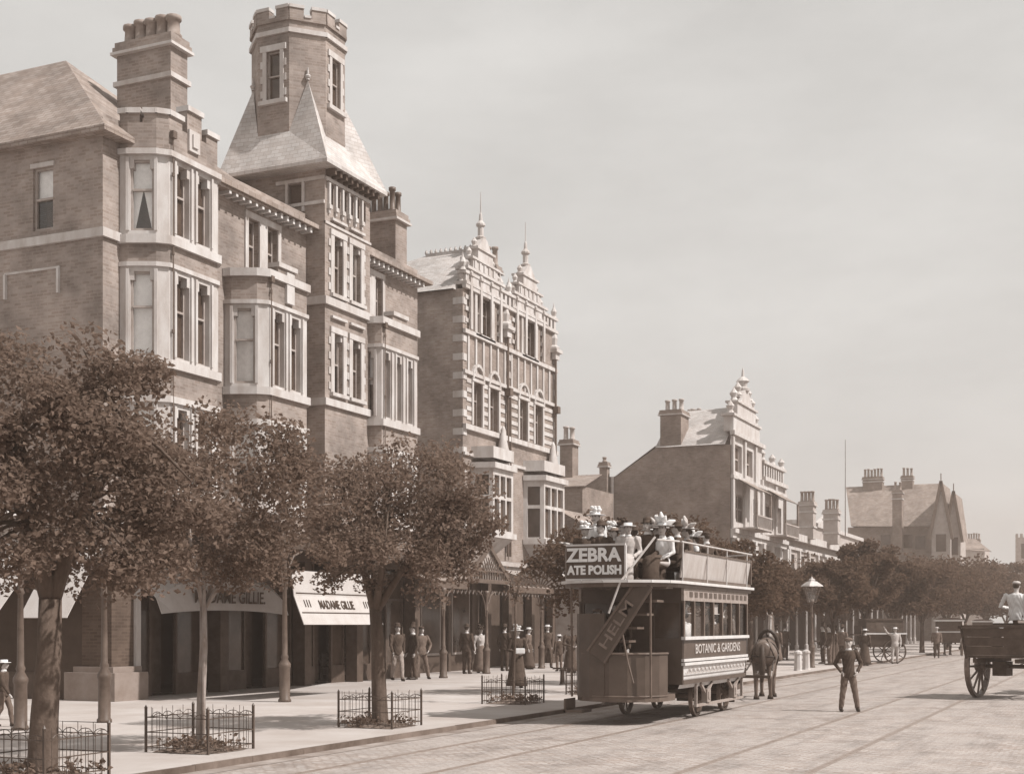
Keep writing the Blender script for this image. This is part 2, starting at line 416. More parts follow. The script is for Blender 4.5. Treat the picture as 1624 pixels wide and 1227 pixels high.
# ------------------------------------------------------------------ ground
def groundmat():
    m, n, l, b = _mat('road_surface'); b.inputs['Roughness'].default_value = 0.95; b.inputs['Specular IOR Level'].default_value = 0.15
    g = n.new('ShaderNodeNewGeometry')
    mpn = n.new('ShaderNodeMapping'); mpn.inputs['Scale'].default_value = (1.0, 0.22, 1.0); l.new(g.outputs['Position'], mpn.inputs[0])
    a = n.new('ShaderNodeTexNoise'); a.inputs['Scale'].default_value = 1.1; a.inputs['Detail'].default_value = 9; a.inputs['Roughness'].default_value = 0.68
    l.new(mpn.outputs[0], a.inputs['Vector'])
    c = n.new('ShaderNodeTexNoise'); c.inputs['Scale'].default_value = 7; c.inputs['Detail'].default_value = 8; c.inputs['Roughness'].default_value = 0.75; l.new(g.outputs['Position'], c.inputs['Vector'])
    mx = n.new('ShaderNodeMix'); mx.data_type = 'FLOAT'; mx.inputs['Factor'].default_value = 0.5; l.new(a.outputs[0], mx.inputs[2]); l.new(c.outputs[0], mx.inputs[3])
    rp = n.new('ShaderNodeValToRGB'); e = rp.color_ramp.elements; e[0].position = 0.36; e[1].position = 0.6; e[0].color = sep(0.2); e[1].color = sep(0.33)
    l.new(mx.outputs[0], rp.inputs[0]); l.new(rp.outputs[0], b.inputs['Base Color'])
    bp = n.new('ShaderNodeBump'); bp.inputs['Strength'].default_value = 0.5; bp.inputs['Distance'].default_value = 0.03; l.new(c.outputs[0], bp.inputs['Height']); l.new(bp.outputs[0], b.inputs['Normal'])
    return m
M['road'] = groundmat()
M['pavement'] = mat('pavement', 0.37, 0.92, 0.2, 0.6, 0.15, 9, detail=9)
M['kerb'] = mat('kerb', 0.12, 0.9, 0.5, 1.7, 0.3, 14)
M['gutter'] = mat('gutter', 0.24, 0.9, 0.5, 1.3, 0.3, 14)
def settmat():
    m = brickmat('setts', 0.43, 0.25, 0.22, 0.17, 0.11, 0.02, 0.45, 0.9, dscale=1.7); n = m.node_tree.nodes; l = m.node_tree.links; b = n['Principled BSDF']
    g = n.new('ShaderNodeNewGeometry'); bt = next(x for x in n if x.type == 'TEX_BRICK'); uvn = next(x for x in n if x.type == 'UVMAP')
    w = n.new('ShaderNodeTexNoise'); w.inputs['Scale'].default_value = 3.5; w.inputs['Detail'].default_value = 3; l.new(g.outputs['Position'], w.inputs['Vector'])
    sc = n.new('ShaderNodeVectorMath'); sc.operation = 'SCALE'; sc.inputs['Scale'].default_value = 0.14; l.new(w.outputs['Color'], sc.inputs[0])
    ad = n.new('ShaderNodeVectorMath'); l.new(uvn.outputs[0], ad.inputs[0]); l.new(sc.outputs[0], ad.inputs[1]); l.new(ad.outputs[0], bt.inputs['Vector'])
    old = b.inputs['Base Color'].links[0].from_socket
    d1 = n.new('ShaderNodeTexNoise'); d1.inputs['Scale'].default_value = 0.55; d1.inputs['Detail'].default_value = 10; d1.inputs['Roughness'].default_value = 0.72; l.new(g.outputs['Position'], d1.inputs['Vector'])
    r1 = n.new('ShaderNodeMapRange'); r1.inputs['From Min'].default_value = 0.38; r1.inputs['From Max'].default_value = 0.62; r1.inputs['To Min'].default_value = 0.1; r1.inputs['To Max'].default_value = 0.75; l.new(d1.outputs[0], r1.inputs[0])
    f1 = n.new('ShaderNodeTexNoise'); f1.inputs['Scale'].default_value = 26; f1.inputs['Detail'].default_value = 6; f1.inputs['Roughness'].default_value = .8; l.new(g.outputs['Position'], f1.inputs['Vector'])
    dr = n.new('ShaderNodeValToRGB'); dr.color_ramp.elements[0].position = .32; dr.color_ramp.elements[1].position = .62; dr.color_ramp.elements[0].color = sep(.22); dr.color_ramp.elements[1].color = sep(.45); l.new(f1.outputs[0], dr.inputs[0])
    mx = n.new('ShaderNodeMix'); mx.data_type = 'RGBA'; l.new(r1.outputs[0], mx.inputs['Factor']); l.new(old, mx.inputs[6]); l.new(dr.outputs[0], mx.inputs[7])
    mp2 = n.new('ShaderNodeMapping'); mp2.inputs['Scale'].default_value = (1.3, .16, 1); l.new(g.outputs['Position'], mp2.inputs[0])
    s1 = n.new('ShaderNodeTexNoise'); s1.inputs['Scale'].default_value = 1.6; s1.inputs['Detail'].default_value = 8; s1.inputs['Roughness'].default_value = .7; l.new(mp2.outputs[0], s1.inputs['Vector'])
    sr = n.new('ShaderNodeMapRange'); sr.inputs['From Min'].default_value = .34; sr.inputs['From Max'].default_value = .5; sr.inputs['To Min'].default_value = .76; sr.inputs['To Max'].default_value = 1; l.new(s1.outputs[0], sr.inputs[0])
    m2 = n.new('ShaderNodeMix'); m2.data_type = 'RGBA'; m2.blend_type = 'MULTIPLY'; m2.inputs['Factor'].default_value = 1; l.new(mx.outputs[2], m2.inputs[6]); l.new(sr.outputs[0], m2.inputs[7]); l.new(m2.outputs[2], b.inputs['Base Color'])
    return m
M['setts'] = settmat()
g = MB(); g.quad((-120, -28, 0), (70, -28, 0), (70, 330, 0), (-120, 330, 0)); struct(g, 'road', 'road')
g = MB(); g.quad((-10.0, 4, 0.004), (9, 4, 0.004), (9, 320, 0.004), (-10.0, 320, 0.004)); struct(g, 'sett_paving', 'setts')
g = MB(); g.quad((-10.36, 4, 0.005), (-10.05, 4, 0.005), (-10.05, 200, 0.005), (-10.36, 200, 0.005)); struct(g, 'gutter', 'gutter')
g = MB(); g.box(-60, -10.42, -5, 200, -0.2, PAV); struct(g, 'pavement', 'pavement')
g = MB()
y = 4.0
while y < 200: g.box(-10.419, -10.36, y, y + 1.195, -0.2, PAV - 0.006 * random.random()); y += 1.2
struct(g, 'kerb', 'kerb')
g = MB()
for x in (-9.07, -7.63, -4.9, -3.46):
    g.box(x - 0.06, x - 0.012, 4, 260, -0.01, 0.010); g.box(x + 0.02, x + 0.038, 4, 260, -0.01, 0.009)
    g.box(x - 0.012, x + 0.02, 4, 260, -0.02, 0.0055)
struct(g, 'tram_track', 'steel_rail')

# ------------------------------------------------------------------ corner hotel: battlemented bay, tower with octagonal lantern, right wing
H = thing('corner_hotel', 'tall brick hotel with pale stone bay windows, slate roofs and an octagonal battlemented tower', 'hotel', (-21, 24.2, 0))
_off = Vector(H.location)
def hp(mb, name, m, parent=None, smooth=False):       # hotel part, built in world coordinates
    o = mb.build(name, m, parent or H, smooth)
    return o
H.location = (0, 0, 0)
XW, YS, YE = -21.0, 24.2, 39.2
FW = Fr((XW, 0), (0, 1), (1, 0))
ZE = 13.05
UM = [(29.75, 30.25), (30.62, 31.12)]; UR = [(35.55, 36.0), (36.4, 36.85)]
w = MB()
wall(w, FW, YS, YE, 4.3, ZE + 0.3, [(a, b, 11.15, 12.5) for a, b in UM + UR], 0.22)
FS = Fr((XW, YS), (-1, 0), (0, -1))
SW = [(1.45, 2.05, 10.9, 12.35), (6.2, 6.8, 10.9, 12.35)]
wall(w, FS, 0, 12, 3.6, ZE, SW, 0.15)
FB = Fr((-33, YS), (0, 1), (-1, 0)); wall(w, FB, 0, 15, 0, ZE)
FE = Fr((XW, YE), (-1, 0), (0, 1)); wall(w, FE, 0, 12, 0, ZE)
hp(w, 'wall', 'brick')
for a, b, c, d in SW: window(H, FS, a, b, c, d, 0.13, blind='half' if c > 10 else None)
for a, b in UM + UR: window(H, FW, a, b, 11.15, 12.5, 0.2)
t = MB()                                              # stone dressings of the flat walls
band(t, [(-33, YS), (XW, YS), (XW, YS + 0.62)], 10.55, 10.75, 0.08)
t.box(1.4, 2.1, 0.0, 0.04, 12.35, 12.45, FS)
t.box(1.24, 2.9, 0.0, 0.03, 9.97, 10.02, FS); t.box(1.24, 1.30, 0.0, 0.07, 9.4, 9.97, FS); t.box(2.84, 2.9, 0.0, 0.07, 9.4, 9.97, FS)
for grp in (UM, UR):
    a, b = grp[0][0], grp[-1][1]
    t.box(a - 0.14, b + 0.14, 0, 0.06, 12.5, 12.66, FW); t.box(a - 0.14, b + 0.14, 0, 0.1, 11.02, 11.15, FW)
    for u0, u1 in ((a - 0.14, a), (b, b + 0.14), (grp[0][1], grp[1][0])):
        if u1 - u0 > 0.15: t.box(u0, u1, 0.001, 0.05, 11.15, 12.5, FW)
        else: t.box(u0, u1, 0, 0.05, 11.15, 12.5, FW)
hp(t, 'stone_dressing', 'stone')
# roofs: hipped end block, lean slope over the middle and right wings
rf = MB(); ov = 0.35
a = (XW + ov, YS - ov, ZE - 0.12); b = (-33.3, YS - ov, ZE - 0.12); rz = 16.35; ry = YS + 3.1; rx = XW - 3.9
c = (rx, ry, rz); d = (-33.3, ry, rz); e = (XW + ov, YS + 6.4, ZE - 0.12); f_ = (-33.3, YS + 6.4, ZE - 0.12)
rf.poly([b, a, c, d]); rf.poly([a, e, c]); rf.poly([e, f_, d, c])
rf.poly([b, (b[0], b[1], b[2] - 0.12), (a[0], a[1], a[2] - 0.12), a]); rf.poly([a, (a[0], a[1], a[2] - 0.12), (e[0], e[1], e[2] - 0.12), e])
rf.poly([(b[0], b[1], b[2] - .12), (f_[0], f_[1], f_[2] - .12), (e[0], e[1], e[2] - .12), (a[0], a[1], a[2] - .12)])
xe, xr = XW + 0.42, XW - 5.0; sl_ = 0.55
zr = ZE - 0.05 + (xe - xr) * sl_
for y0, y1 in ((28.0, 32.7), (34.9, YE + 0.3)):
    rf.poly([(xe, y0, ZE - 0.05), (xe, y1, ZE - 0.05), (xr, y1, zr), (xr, y0, zr)]); rf.poly([(xr, y0, zr), (xr, y1, zr), (-33, y1, ZE), (-33, y0, ZE)])
    rf.poly([(xe, y0, ZE - 0.05), (xe, y0, ZE - 0.17), (xe, y1, ZE - 0.17), (xe, y1, ZE - 0.05)]); rf.poly([(xe, y0, ZE - 0.17), (XW, y0, ZE - 0.14), (XW, y1, ZE - 0.14), (xe, y1, ZE - 0.17)])
    rf.poly([(xe, y0, ZE - 0.05), (xr, y0, zr), (-33, y0, ZE), (-33, y0, ZE - 0.3), (xe, y0, ZE - 0.17)]); rf.poly([(xe, y1, ZE - 0.05), (xr, y1, zr), (-33, y1, ZE), (-33, y1, ZE - 0.3), (xe, y1, ZE - 0.17)][::-1])
roof = hp(rf, 'roof', 'slate')
br = MB()                                             # eaves brackets
for y0, y1 in ((28.5, 32.5), (35.2, YE)):
    y = y0
    while y < y1: br.box(XW + 0.001, XW + 0.34, y, y + 0.09, ZE - 0.32, ZE - 0.18); y += 0.29
hp(br, 'eaves_bracket', 'timber_white', roof)

def bay(y0, c0, c1, y1, levels, strings, xo=1.0, win=(), par=None, top=None, kinds=None):
    sc, sd = (c0 - y0) / .51, (y1 - c1) / .5
    arc = [(0.0, 0.0), (.20, .03), (.80, .30), (1.0, .51)]
    pts = [(XW + xo * a_, y0 + sc * b_) for a_, b_ in arc] + [(XW + xo * a_, y1 - sd * b_ * .98) for a_, b_ in arc[::-1]]
    segs = [frseg(pts[i], pts[i + 1]) for i in range(7)]
    brick, stone = MB(), MB()
    zb = levels[0][0]; zt = levels[-1][1]
    lay = []
    L0, L1 = segs[1][1], segs[3][1]
    slots = {1: [(L0 * 0.5 - .27, L0 * 0.5 + 0.27)], 3: win or [(0.24, 0.74), (1.02, 1.52)], 5: [(L0 * 0.5 - .27, L0 * 0.5 + 0.27)]}
    for z0, z1, k in levels:
        mb = stone if k.startswith('stone') else brick
        for i, (fr, L) in enumerate(segs):
            hs = []
            if k == 'stone_w':
                for (a, b) in slots.get(i, ()):
                    hs.append((a, b, z0 + 0.22, z1 - 0.16)); lay.append((i, fr, a, b, z0 + 0.22, z1 - 0.16))
            wall(mb, fr, 0, L, z0, z1, hs, 0.24)
    for z0, z1, o in strings: band(stone, pts, z0, z1, o)
    for i, fr, a, b, z0, z1 in lay:                   # shouldered heads
        for s0, s1 in ((a, a + 0.09), (b - 0.09, b)): stone.box(s0, s1, -0.2, -0.002, z1 - 0.2, z1, fr)
        stone.box(a - 0.09, a - 0.02, 0, 0.05, z0, z1 + 0.05, fr); stone.box(b + 0.02, b + 0.09, 0, 0.05, z0, z1 + 0.05, fr)
    lid = MB()
    brick.poly([(p[0], p[1], zt) for p in pts]); brick.poly([(p[0], p[1], zb) for p in pts][::-1])
    if top:
        for (i, ua, ub, za, zb2) in top:              # merlons with stone caps
            fr, L = segs[i]; mb_ = MB(); mb_.box(ua * L, ub * L, -0.25, 0.002, zt, zb2 - 0.12, fr); mo = hp(mb_, 'merlon', 'brick'); mb_ = MB(); mb_.box(ua * L - 0.03, ub * L + 0.03, -0.3, 0.06, zb2 - 0.12, zb2, fr); mb_.build('coping', 'stone', mo)
    bo = hp(brick, 'bay_window', 'brick'); stone.build('stone_surround', 'stone', bo)
    for i, fr, a, b, z0, z1 in lay:
        kb_ = (kinds or {}).get((i, round(z0))); window(H, fr, a, b, z0, z1, 0.11 if kb_ else 0.2, blind=kb_, rail=0.58)
    return pts, segs
LV_A = [(4.4, 4.75, 'brick'), (4.75, 6.95, 'stone_w'), (6.95, 7.75, 'brick'), (7.75, 10.05, 'stone_w'), (10.05, 10.6, 'brick'), (10.6, 12.6, 'stone_w'), (12.6, 13.3, 'brick')]
ST_A = [(4.65, 4.82, .08), (6.9, 7.05, .07), (7.68, 7.88, .1), (10.0, 10.1, .06), (10.52, 10.72, .1), (12.55, 12.68, .1)]
bay(24.77, 25.28, 27.1, 27.6, LV_A, ST_A, top=[(0, 0.0, 1.0, 0, 13.62), (1, 0.0, .42, 0, 13.62), (1, .58, 1.0, 0, 13.62), (2, 0, 1, 0, 13.62), (3, 0.0, 0.26, 0, 13.62), (3, 0.36, 0.66, 0, 13.95), (3, 0.76, 1.0, 0, 13.62)],
    kinds={(1, 8): 'full', (1, 11): 'drape', (1, 5): 'full'})
LV_M = LV_A[:4] + [(10.05, 10.75, 'brick')]
ST_M = ST_A[:4] + [(10.7, 10.9, .1)]
bay(28.75, 29.24, 31.05, 31.55, LV_M, ST_M, kinds={(1, 8): 'full', (1, 5): 'half'}, top=[(3, 0.25, 0.7, 0, 11.2)])
bay(34.95, 35.1, 37.3, 37.8, LV_M, ST_M, win=[(0.16, 0.52), (0.86, 1.22), (1.56, 1.92)], kinds={(1, 8): 'half'}, top=[(3, 0.3, 0.7, 0, 11.2)])
cr_ = MB(); cr_.box(25.95, 26.35, 0.001, 0.06, 12.9, 13.4, Fr((XW + 1, 0), (0, 1), (1, 0))); cr_.box(26.05, 26.25, 0.06, 0.1, 13.0, 13.3, Fr((XW + 1, 0), (0, 1), (1, 0)))
cr_.box(30.0, 30.35, 0.001, 0.08, 10.2, 11.0, Fr((XW + 1, 0), (0, 1), (1, 0))); hp(cr_, 'carved_panel', 'stone')
for yy in (25.35, 27.9 + 0.3, 29.3, 35.2):
    dp = MB(); x = XW + 1.06 if yy not in (28.2,) else XW + 0.08
    top_, bot = (13.0, 4.5) if yy < 29 else (10.6, 4.5)
    rp_ = 0.05 if yy == 27.9 + 0.3 else 0.018; dp.tube([(x, yy, bot), (x, yy, top_)], rp_, 8)
    z = bot + 0.4
    while z < top_: dp.tube([(x, yy, z), (x, yy, z + 0.09)], rp_ + .015, 8); z += 1.8
    dp.box(x - 0.04, x + 0.06, yy - 0.07, yy + 0.07, top_ - 0.02, top_ + 0.14); hp(dp, 'drainpipe', 'iron_grey')
# left chimney
def chimney(parent, x0, x1, y0, y1, z0, z1, npots, m='brick', pot_h=0.6, pot_r=0.13, bands=(0.55,), along='x', rows=1, capm='stone', potm='terracotta', flue=True):
    c = MB(); c.box(x0, x1, y0, y1, z0, z1 - 0.25); c.box(x0 - .08, x1 + .08, y0 - .08, y1 + .08, z1 - 0.25, z1 - 0.13); c.box(x0 - .04, x1 + .04, y0 - .04, y1 + .04, z1 - 0.129, z1)
    o = c.build('chimney', m, parent)
    s = MB()
    for bnd in bands:
        zz = z0 + (z1 - z0) * bnd; s.box(x0 - .07, x1 + .07, y0 - .07, y1 + .07, zz, zz + 0.12)
    s.box(x0 - .12, x1 + .12, y0 - .12, y1 + .12, z1 - 0.32, z1 - 0.251); s.build('stone_band', capm, o)
    for i in range(npots):
        for r in range(rows):
            if along == 'x': px = x0 + (x1 - x0) * (i + 0.5) / npots; py = y0 + (y1 - y0) * (r + 0.5) / rows
            else: py = y0 + (y1 - y0) * (i + 0.5) / npots; px = x0 + (x1 - x0) * (r + 0.5) / rows
            p = MB(); h = pot_h * (0.92 + 0.16 * random.random())
            p.lathe([(pot_r * 1.2, 0), (pot_r * 1.2, 0.08), (pot_r * 0.95, 0.1), (pot_r * 0.85, h - 0.12), (pot_r * 1.15, h - 0.1), (pot_r * 1.15, h), (pot_r * 0.7, h), (pot_r * 0.7, h - 0.1)], (px, py, z1), 10)
            p.build('chimney_pot', potm, o, True)
    return o
chimney(H, -22.85, -21.2, 26.85, 27.5, 12.6, 16.25, 5, pot_h=0.55, pot_r=0.17, bands=(0.70,))
chimney(H, -22.9, -21.12, 37.95, 38.7, 12.9, 15.0, 4, pot_h=0.75, pot_r=0.10, rows=2, bands=(), potm='iron_grey')
# tower
TX0, TX1, TY0, TY1, TZ = -23.3, -20.4, 32.6, 35.1, 14.65
FT = Fr((TX1, 0), (0, 1), (1, 0)); FTS = Fr((TX1, TY0), (-1, 0), (0, -1))
tw = MB(); TW = []
for u in (33.05, 34.05): TW += [(u, u + 0.48, 8.35, 10.05), (u, u + 0.48, 11.15, 12.8)]
AR = [(32.85 + 0.36 * k, 32.85 + 0.36 * k + 0.2, 13.62, 14.22) for k in range(6)]
wall(tw, FT, TY0, TY1, 4.3, TZ, TW + AR, 0.22); wall(tw, FTS, 0, TX1 - TX0, 4.3, TZ, [(0.75, 1.2, 13.7, 14.25)], 0.12)
FTB = Fr((TX1, TY1), (-1, 0), (0, 1)); wall(tw, FTB, 0, TX1 - TX0, 8, TZ); FTL = Fr((TX0, TY0), (0, 1), (-1, 0)); wall(tw, FTL, 0, TY1 - TY0, 12, TZ)
tower = hp(tw, 'tower', 'brick')
ts = MB(); tp = [(TX0, TY0), (TX1, TY0), (TX1, TY1), (TX1 - 1.0, TY1)]
band(ts, tp, 10.78, 11.0, 0.09); band(ts, tp, 7.95, 8.15, 0.09); band(ts, tp[1:], 13.05, 13.12, 0.03)
for a, b, c, d in TW:
    for u0, u1 in ((a - 0.18, a), (b, b + 0.18)): ts.box(u0, u1, 0.0, 0.045, c, d, FT)
    for k in range(4):
        z = c + (d - c) * (k + 0.2) / 4
        ts.box(a - 0.27, a - 0.181, 0, 0.03, z, z + 0.2, FT); ts.box(b + 0.181, b + 0.27, 0, 0.03, z, z + 0.2, FT)
    ts.box(a - 0.2, b + 0.2, 0, 0.06, d, d + 0.16, FT); ts.box(a - 0.2, b + 0.2, 0, 0.12, c - 0.1, c, FT); ts.box(a - 0.16, b + 0.16, 0.0, 0.09, d + 0.4, d + 0.47, FT)
    for s0, s1 in ((a, a + 0.08), (b - 0.08, b)): ts.box(s0, s1, -0.2, -0.003, d - 0.18, d, FT)
for a, b, c, d in AR:
    ts.box(a - 0.12, a - 0.03, 0, 0.07, c - 0.02, d, FT); ts.box(a - 0.15, a + 0.0, 0, 0.1, c - 0.14, c - 0.021, FT); ts.box(a - 0.11, a - 0.04, 0, 0.06, c - 0.26, c - 0.141, FT)
ts.box(32.62, 35.08, 0, 0.05, 14.26, 14.36, FT)
ts.box(0.0, 1.6, 0, 0.05, 14.28, 14.38, FTS); ts.box(0.0, 1.7, 0, 0.06, 13.6, 13.69, FTS); ts.box(0.66, 0.74, 0, 0.05, 13.45, 14.28, FTS); ts.box(1.21, 1.29, 0, 0.05, 13.45, 14.28, FTS)
ts.build('stone_dressing', 'stone', tower)
for k_, (a, b, c, d) in enumerate(TW): window(H, FT, a, b, c, d, 0.18, rail=0.5, blind=('half', None, None, 'drape')[k_])
lp = MB()
for a, b, c, d in AR: fquad(lp, FT, (a, -0.19, c), (b, -0.19, c), (b, -0.19, d), (a, -0.19, d))
fquad(lp, FTS, (0.75, -0.1, 13.7), (1.2, -0.1, 13.7), (1.2, -0.1, 14.25), (0.75, -0.1, 14.25)); lp.build('louvre', 'timber_and_shade', tower)
# octagonal lantern with broach roof
ox, oy, oa = -22.05, 33.78, 1.27
def octa(r): 
    k = r * math.tan(math.pi / 8); return [(ox + a, oy + b) for a, b in ((r, -k), (r, k), (k, r), (-k, r), (-r, k), (-r, -k), (-k, -r), (k, -r))]
O = octa(oa); EV = [(TX1 + 0.38, TY0 - 0.5), (TX1 + 0.38, TY1 + 0.38), (TX0 - 0.38, TY1 + 0.38), (TX0 - 0.38, TY0 - 0.5)]
ez, oz, az = TZ + 0.02, 15.75, 17.25
sp = MB(); E3 = [(x, y, ez) for x, y in EV]; O3 = [(x, y, oz) for x, y in O]
sp.poly([E3[0], E3[1], O3[1], O3[0]]); sp.poly([E3[1], E3[2], O3[3], O3[2]]); sp.poly([E3[2], E3[3], O3[5], O3[4]]); sp.poly([E3[3], E3[0], O3[7], O3[6]])
for ci, (i, j) in enumerate(((7, 0), (1, 2), (3, 4), (5, 6))):
    mx_ = (O[i][0] + O[j][0]) / 2; my_ = (O[i][1] + O[j][1]) / 2; dx, dy = mx_ - ox, my_ - oy; L = math.hypot(dx, dy)
    ap = (mx_ + dx / L * 0.05, my_ + dy / L * 0.05, az)
    sp.poly([E3[ci], O3[j], ap]); sp.poly([E3[ci], ap, O3[i]])
    sp.tube([ap, (ap[0], ap[1], ap[2] + 0.35)], [0.06, 0.02], 6); sp.ell((ap[0], ap[1], ap[2] + 0.1), (0.09, 0.09, 0.07), 8, 6)
for i in range(4):
    a, b = EV[i], EV[(i + 1) % 4]; sp.quad((a[0], a[1], ez - 0.1), (b[0], b[1], ez - 0.1), (b[0], b[1], ez), (a[0], a[1], ez))
sp.poly([(x, y, ez - 0.1) for x, y in EV][::-1])
sr = hp(sp, 'spire_roof', 'slate_pale')
bk = MB()
y = TY0 + 0.05
while y < TY1: bk.box(TX1 + 0.001, TX1 + 0.3, y, y + 0.1, TZ - 0.26, TZ - 0.085); y += 0.3
bk.build('eaves_bracket', 'timber_and_shade', sr)
lan = MB(); lst = MB(); lwin = []
for i in range(8):
    a, b = O[i], O[(i + 1) % 8]; fr, L = frseg(a, b)
    fr.n = Vector(((a[0] + b[0]) / 2 - ox, (a[1] + b[1]) / 2 - oy, 0)).normalized(); fr.flip = (fr.u.cross(fr.n)).z < 0
    hs = []
    if i % 2 == 0: hs = [(L / 2 - 0.23, L / 2 + 0.23, 16.7, 18.1)]
    wall(lan, fr, 0, L, 14.6, 19.0, hs, 0.16)
    for (u0, u1, z0, z1) in hs:
        lwin.append((fr, u0, u1, z0, z1))
        lst.box(u0 - 0.12, u0, 0, 0.04, z0, z1, fr); lst.box(u1, u1 + 0.12, 0, 0.04, z0, z1, fr); lst.box(u0 - 0.2, u1 + 0.2, 0, 0.05, z1, z1 + 0.17, fr); lst.box(u0 - 0.24, u1 + 0.24, 0, 0.1, z0 - 0.12, z0, fr)
        for k in range(3):
            z = z0 + 0.1 + k * 0.42; lst.box(u0 - 0.2, u0 - 0.121, 0, 0.03, z, z + 0.2, fr); lst.box(u1 + 0.121, u1 + 0.2, 0, 0.03, z, z + 0.2, fr)
    lst.box(-0.03, L + 0.03, 0.002, 0.07, 18.55, 18.68, fr)
    lan.box(0.0, L * 0.39, -0.18, 0.05, 19.0, 19.25, fr); lan.box(L * 0.61, L, -0.18, 0.05, 19.0, 19.25, fr); lan.box(0, L, -0.18, 0.06, 18.9, 18.999, fr)
    lst.box(-0.01, L * 0.40, -0.2, 0.08, 19.251, 19.34, fr); lst.box(L * 0.60, L + 0.01, -0.2, 0.08, 19.251, 19.34, fr); lst.box(L * 0.40 + .01, L * 0.60 - .01, -0.18, 0.09, 19.001, 19.07, fr)
lan.poly([(x, y, 18.95) for x, y in O])
lo = hp(lan, 'lantern_turret', 'brick'); lst.build('stone_dressing', 'stone', lo)
for fr, u0, u1, z0, z1 in lwin: window(H, fr, u0, u1, z0, z1, 0.14, rail=0.5, fw=0.04)
vent = MB(); vent.lathe([(0.35, 0), (0.35, 0.5), (0.42, 0.55), (0.3, 0.7), (0.0, 1.0)], (ox - 0.3, oy, 18.95), 10); hp(vent, 'roof_vent', 'lead')
# ground floor: corner pier, shop bays behind the veranda
gp = MB(); gp.box(-21.6, -20.75, 24.2, 25.0, PAV, 4.3); gpo = hp(gp, 'corner_pier', 'brick_shaded')
pl = MB(); pl.box(-21.9, -20.45, 23.95, 25.1, PAV, 0.72); pl.box(-21.75, -20.6, 24.08, 25.05, 0.721, 0.85); pl.build('plinth', 'plinth', gpo)
cs = MB(); cs.box(-20.75, -20.68, 24.95, 25.12, 0.85, 4.2); cs.box(-20.8, -20.6, 24.9, 25.17, 3.6, 4.2); cs.build('stone_pilaster', 'stone', gpo)
for ya in (28.45, 32.35, 35.2, 38.85):
    p = MB(); p.box(-21.3, -20.9, ya, ya + 0.35, PAV, 4.3); hp(p, 'shop_pier', 'timber_and_shade')  # piers and fascia coloured dark in place of veranda shade
fa = MB(); fa.box(-21.2, -20.82, 25.0, YE, 3.55, 4.3); hp(fa, 'shop_fascia', 'timber_and_shade')
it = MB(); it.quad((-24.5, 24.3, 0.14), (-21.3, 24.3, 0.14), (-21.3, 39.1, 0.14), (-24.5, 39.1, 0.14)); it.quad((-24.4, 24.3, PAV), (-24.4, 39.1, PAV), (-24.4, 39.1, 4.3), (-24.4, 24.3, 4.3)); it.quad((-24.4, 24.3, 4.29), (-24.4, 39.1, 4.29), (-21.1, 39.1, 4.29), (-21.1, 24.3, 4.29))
hp(it, 'shop_interior', 'interior_shade')
for y0, y1 in ((25.05, 28.4), (28.85, 32.3), (32.75, 35.15), (35.6, 38.8)):
    s = MB(); x = -21.35; dw = 0.9; ym = (y0 + y1) / 2
    s.box(x - 0.05, x + 0.05, y0, ym - dw / 2, PAV, 0.6); s.box(x - 0.05, x + 0.05, ym + dw / 2, y1, PAV, 0.6)
    for yy in (y0, ym - dw / 2 - 0.08, ym + dw / 2, y1 - 0.08): s.box(x - 0.04, x + 0.04, yy, yy + 0.08, 0.601, 3.54)
    s.box(x - 0.03, x + 0.03, y0 + .08, y1 - .08, 2.55, 2.63)
    so_ = hp(s, 'shopfront', 'timber_and_shade')
    p = MB(); p.quad((x - 0.01, y0, 0.6), (x - 0.01, ym - dw / 2, 0.6), (x - 0.01, ym - dw / 2, 3.5), (x - 0.01, y0, 3.5)); p.quad((x - 0.01, ym + dw / 2, 0.6), (x - 0.01, y1, 0.6), (x - 0.01, y1, 3.5), (x - 0.01, ym + dw / 2, 3.5)); p.build('pane', 'glass_dark', so_)
    dd = MB(); dd.box(x - 0.45, x - 0.4, ym - dw / 2, ym + dw / 2, PAV, 2.5); dd.build('door', 'timber_and_shade', so_)
sf = MB(); sf.quad((-33, YS + 0.02, PAV), (-21.6, YS + 0.02, PAV), (-21.6, YS + 0.02, 3.6), (-33, YS + 0.02, 3.6)); hp(sf, 'side_shopfront', 'interior_shade')
for k in range(5):
    x = -22.6 - k * 1.9; q = MB(); q.box(x - 0.1, x + 0.1, YS - 0.06, YS + 0.01, PAV, 3.6); q.box(x - 1.7, x - 0.2, YS - 0.04, YS + 0.01, PAV, 0.7); hp(q, 'shop_pilaster', 'timber_and_shade')

# ------------------------------------------------------------------ veranda in front of the hotel shops
V = thing('hotel_veranda', 'long dark iron veranda over the pavement before the hotel shops, half hidden by trees', 'veranda')
r = MB(); XV = -17.0; XE = -19.85
r.poly([(XV, 25.0, 3.75), (XV, 30.0, 3.75), (XE, 39.0, 3.75), (-20.85, 39.0, 4.3), (-20.85, 25.0, 4.3)]); r.poly([(XV, 25.0, 3.73), (-20.85, 25.0, 4.28), (-20.85, 39.0, 4.28), (XE, 39.0, 3.73), (XV, 30.0, 3.73)])
r.build('veranda_roof', 'lead', V)
r = MB(); r.box(XV - 0.05, XV + 0.05, 25.0, 30.0, 3.5, 3.78); r.bar((XV, 30.0, 3.64), (XE, 39, 3.64), .1, .28)
y = 25.0
while y < 30: r.bar((XV, y, 3.7), (-20.85, y, 4.25), 0.07); y += 1.25
for k in range(6): r.bar((XV + (XE - XV) * k / 6, 30 + 9 * k / 6, 3.7), (-20.85, 30 + 9 * k / 6, 4.25), 0.07)
r.build('fascia_beam', 'iron', V)
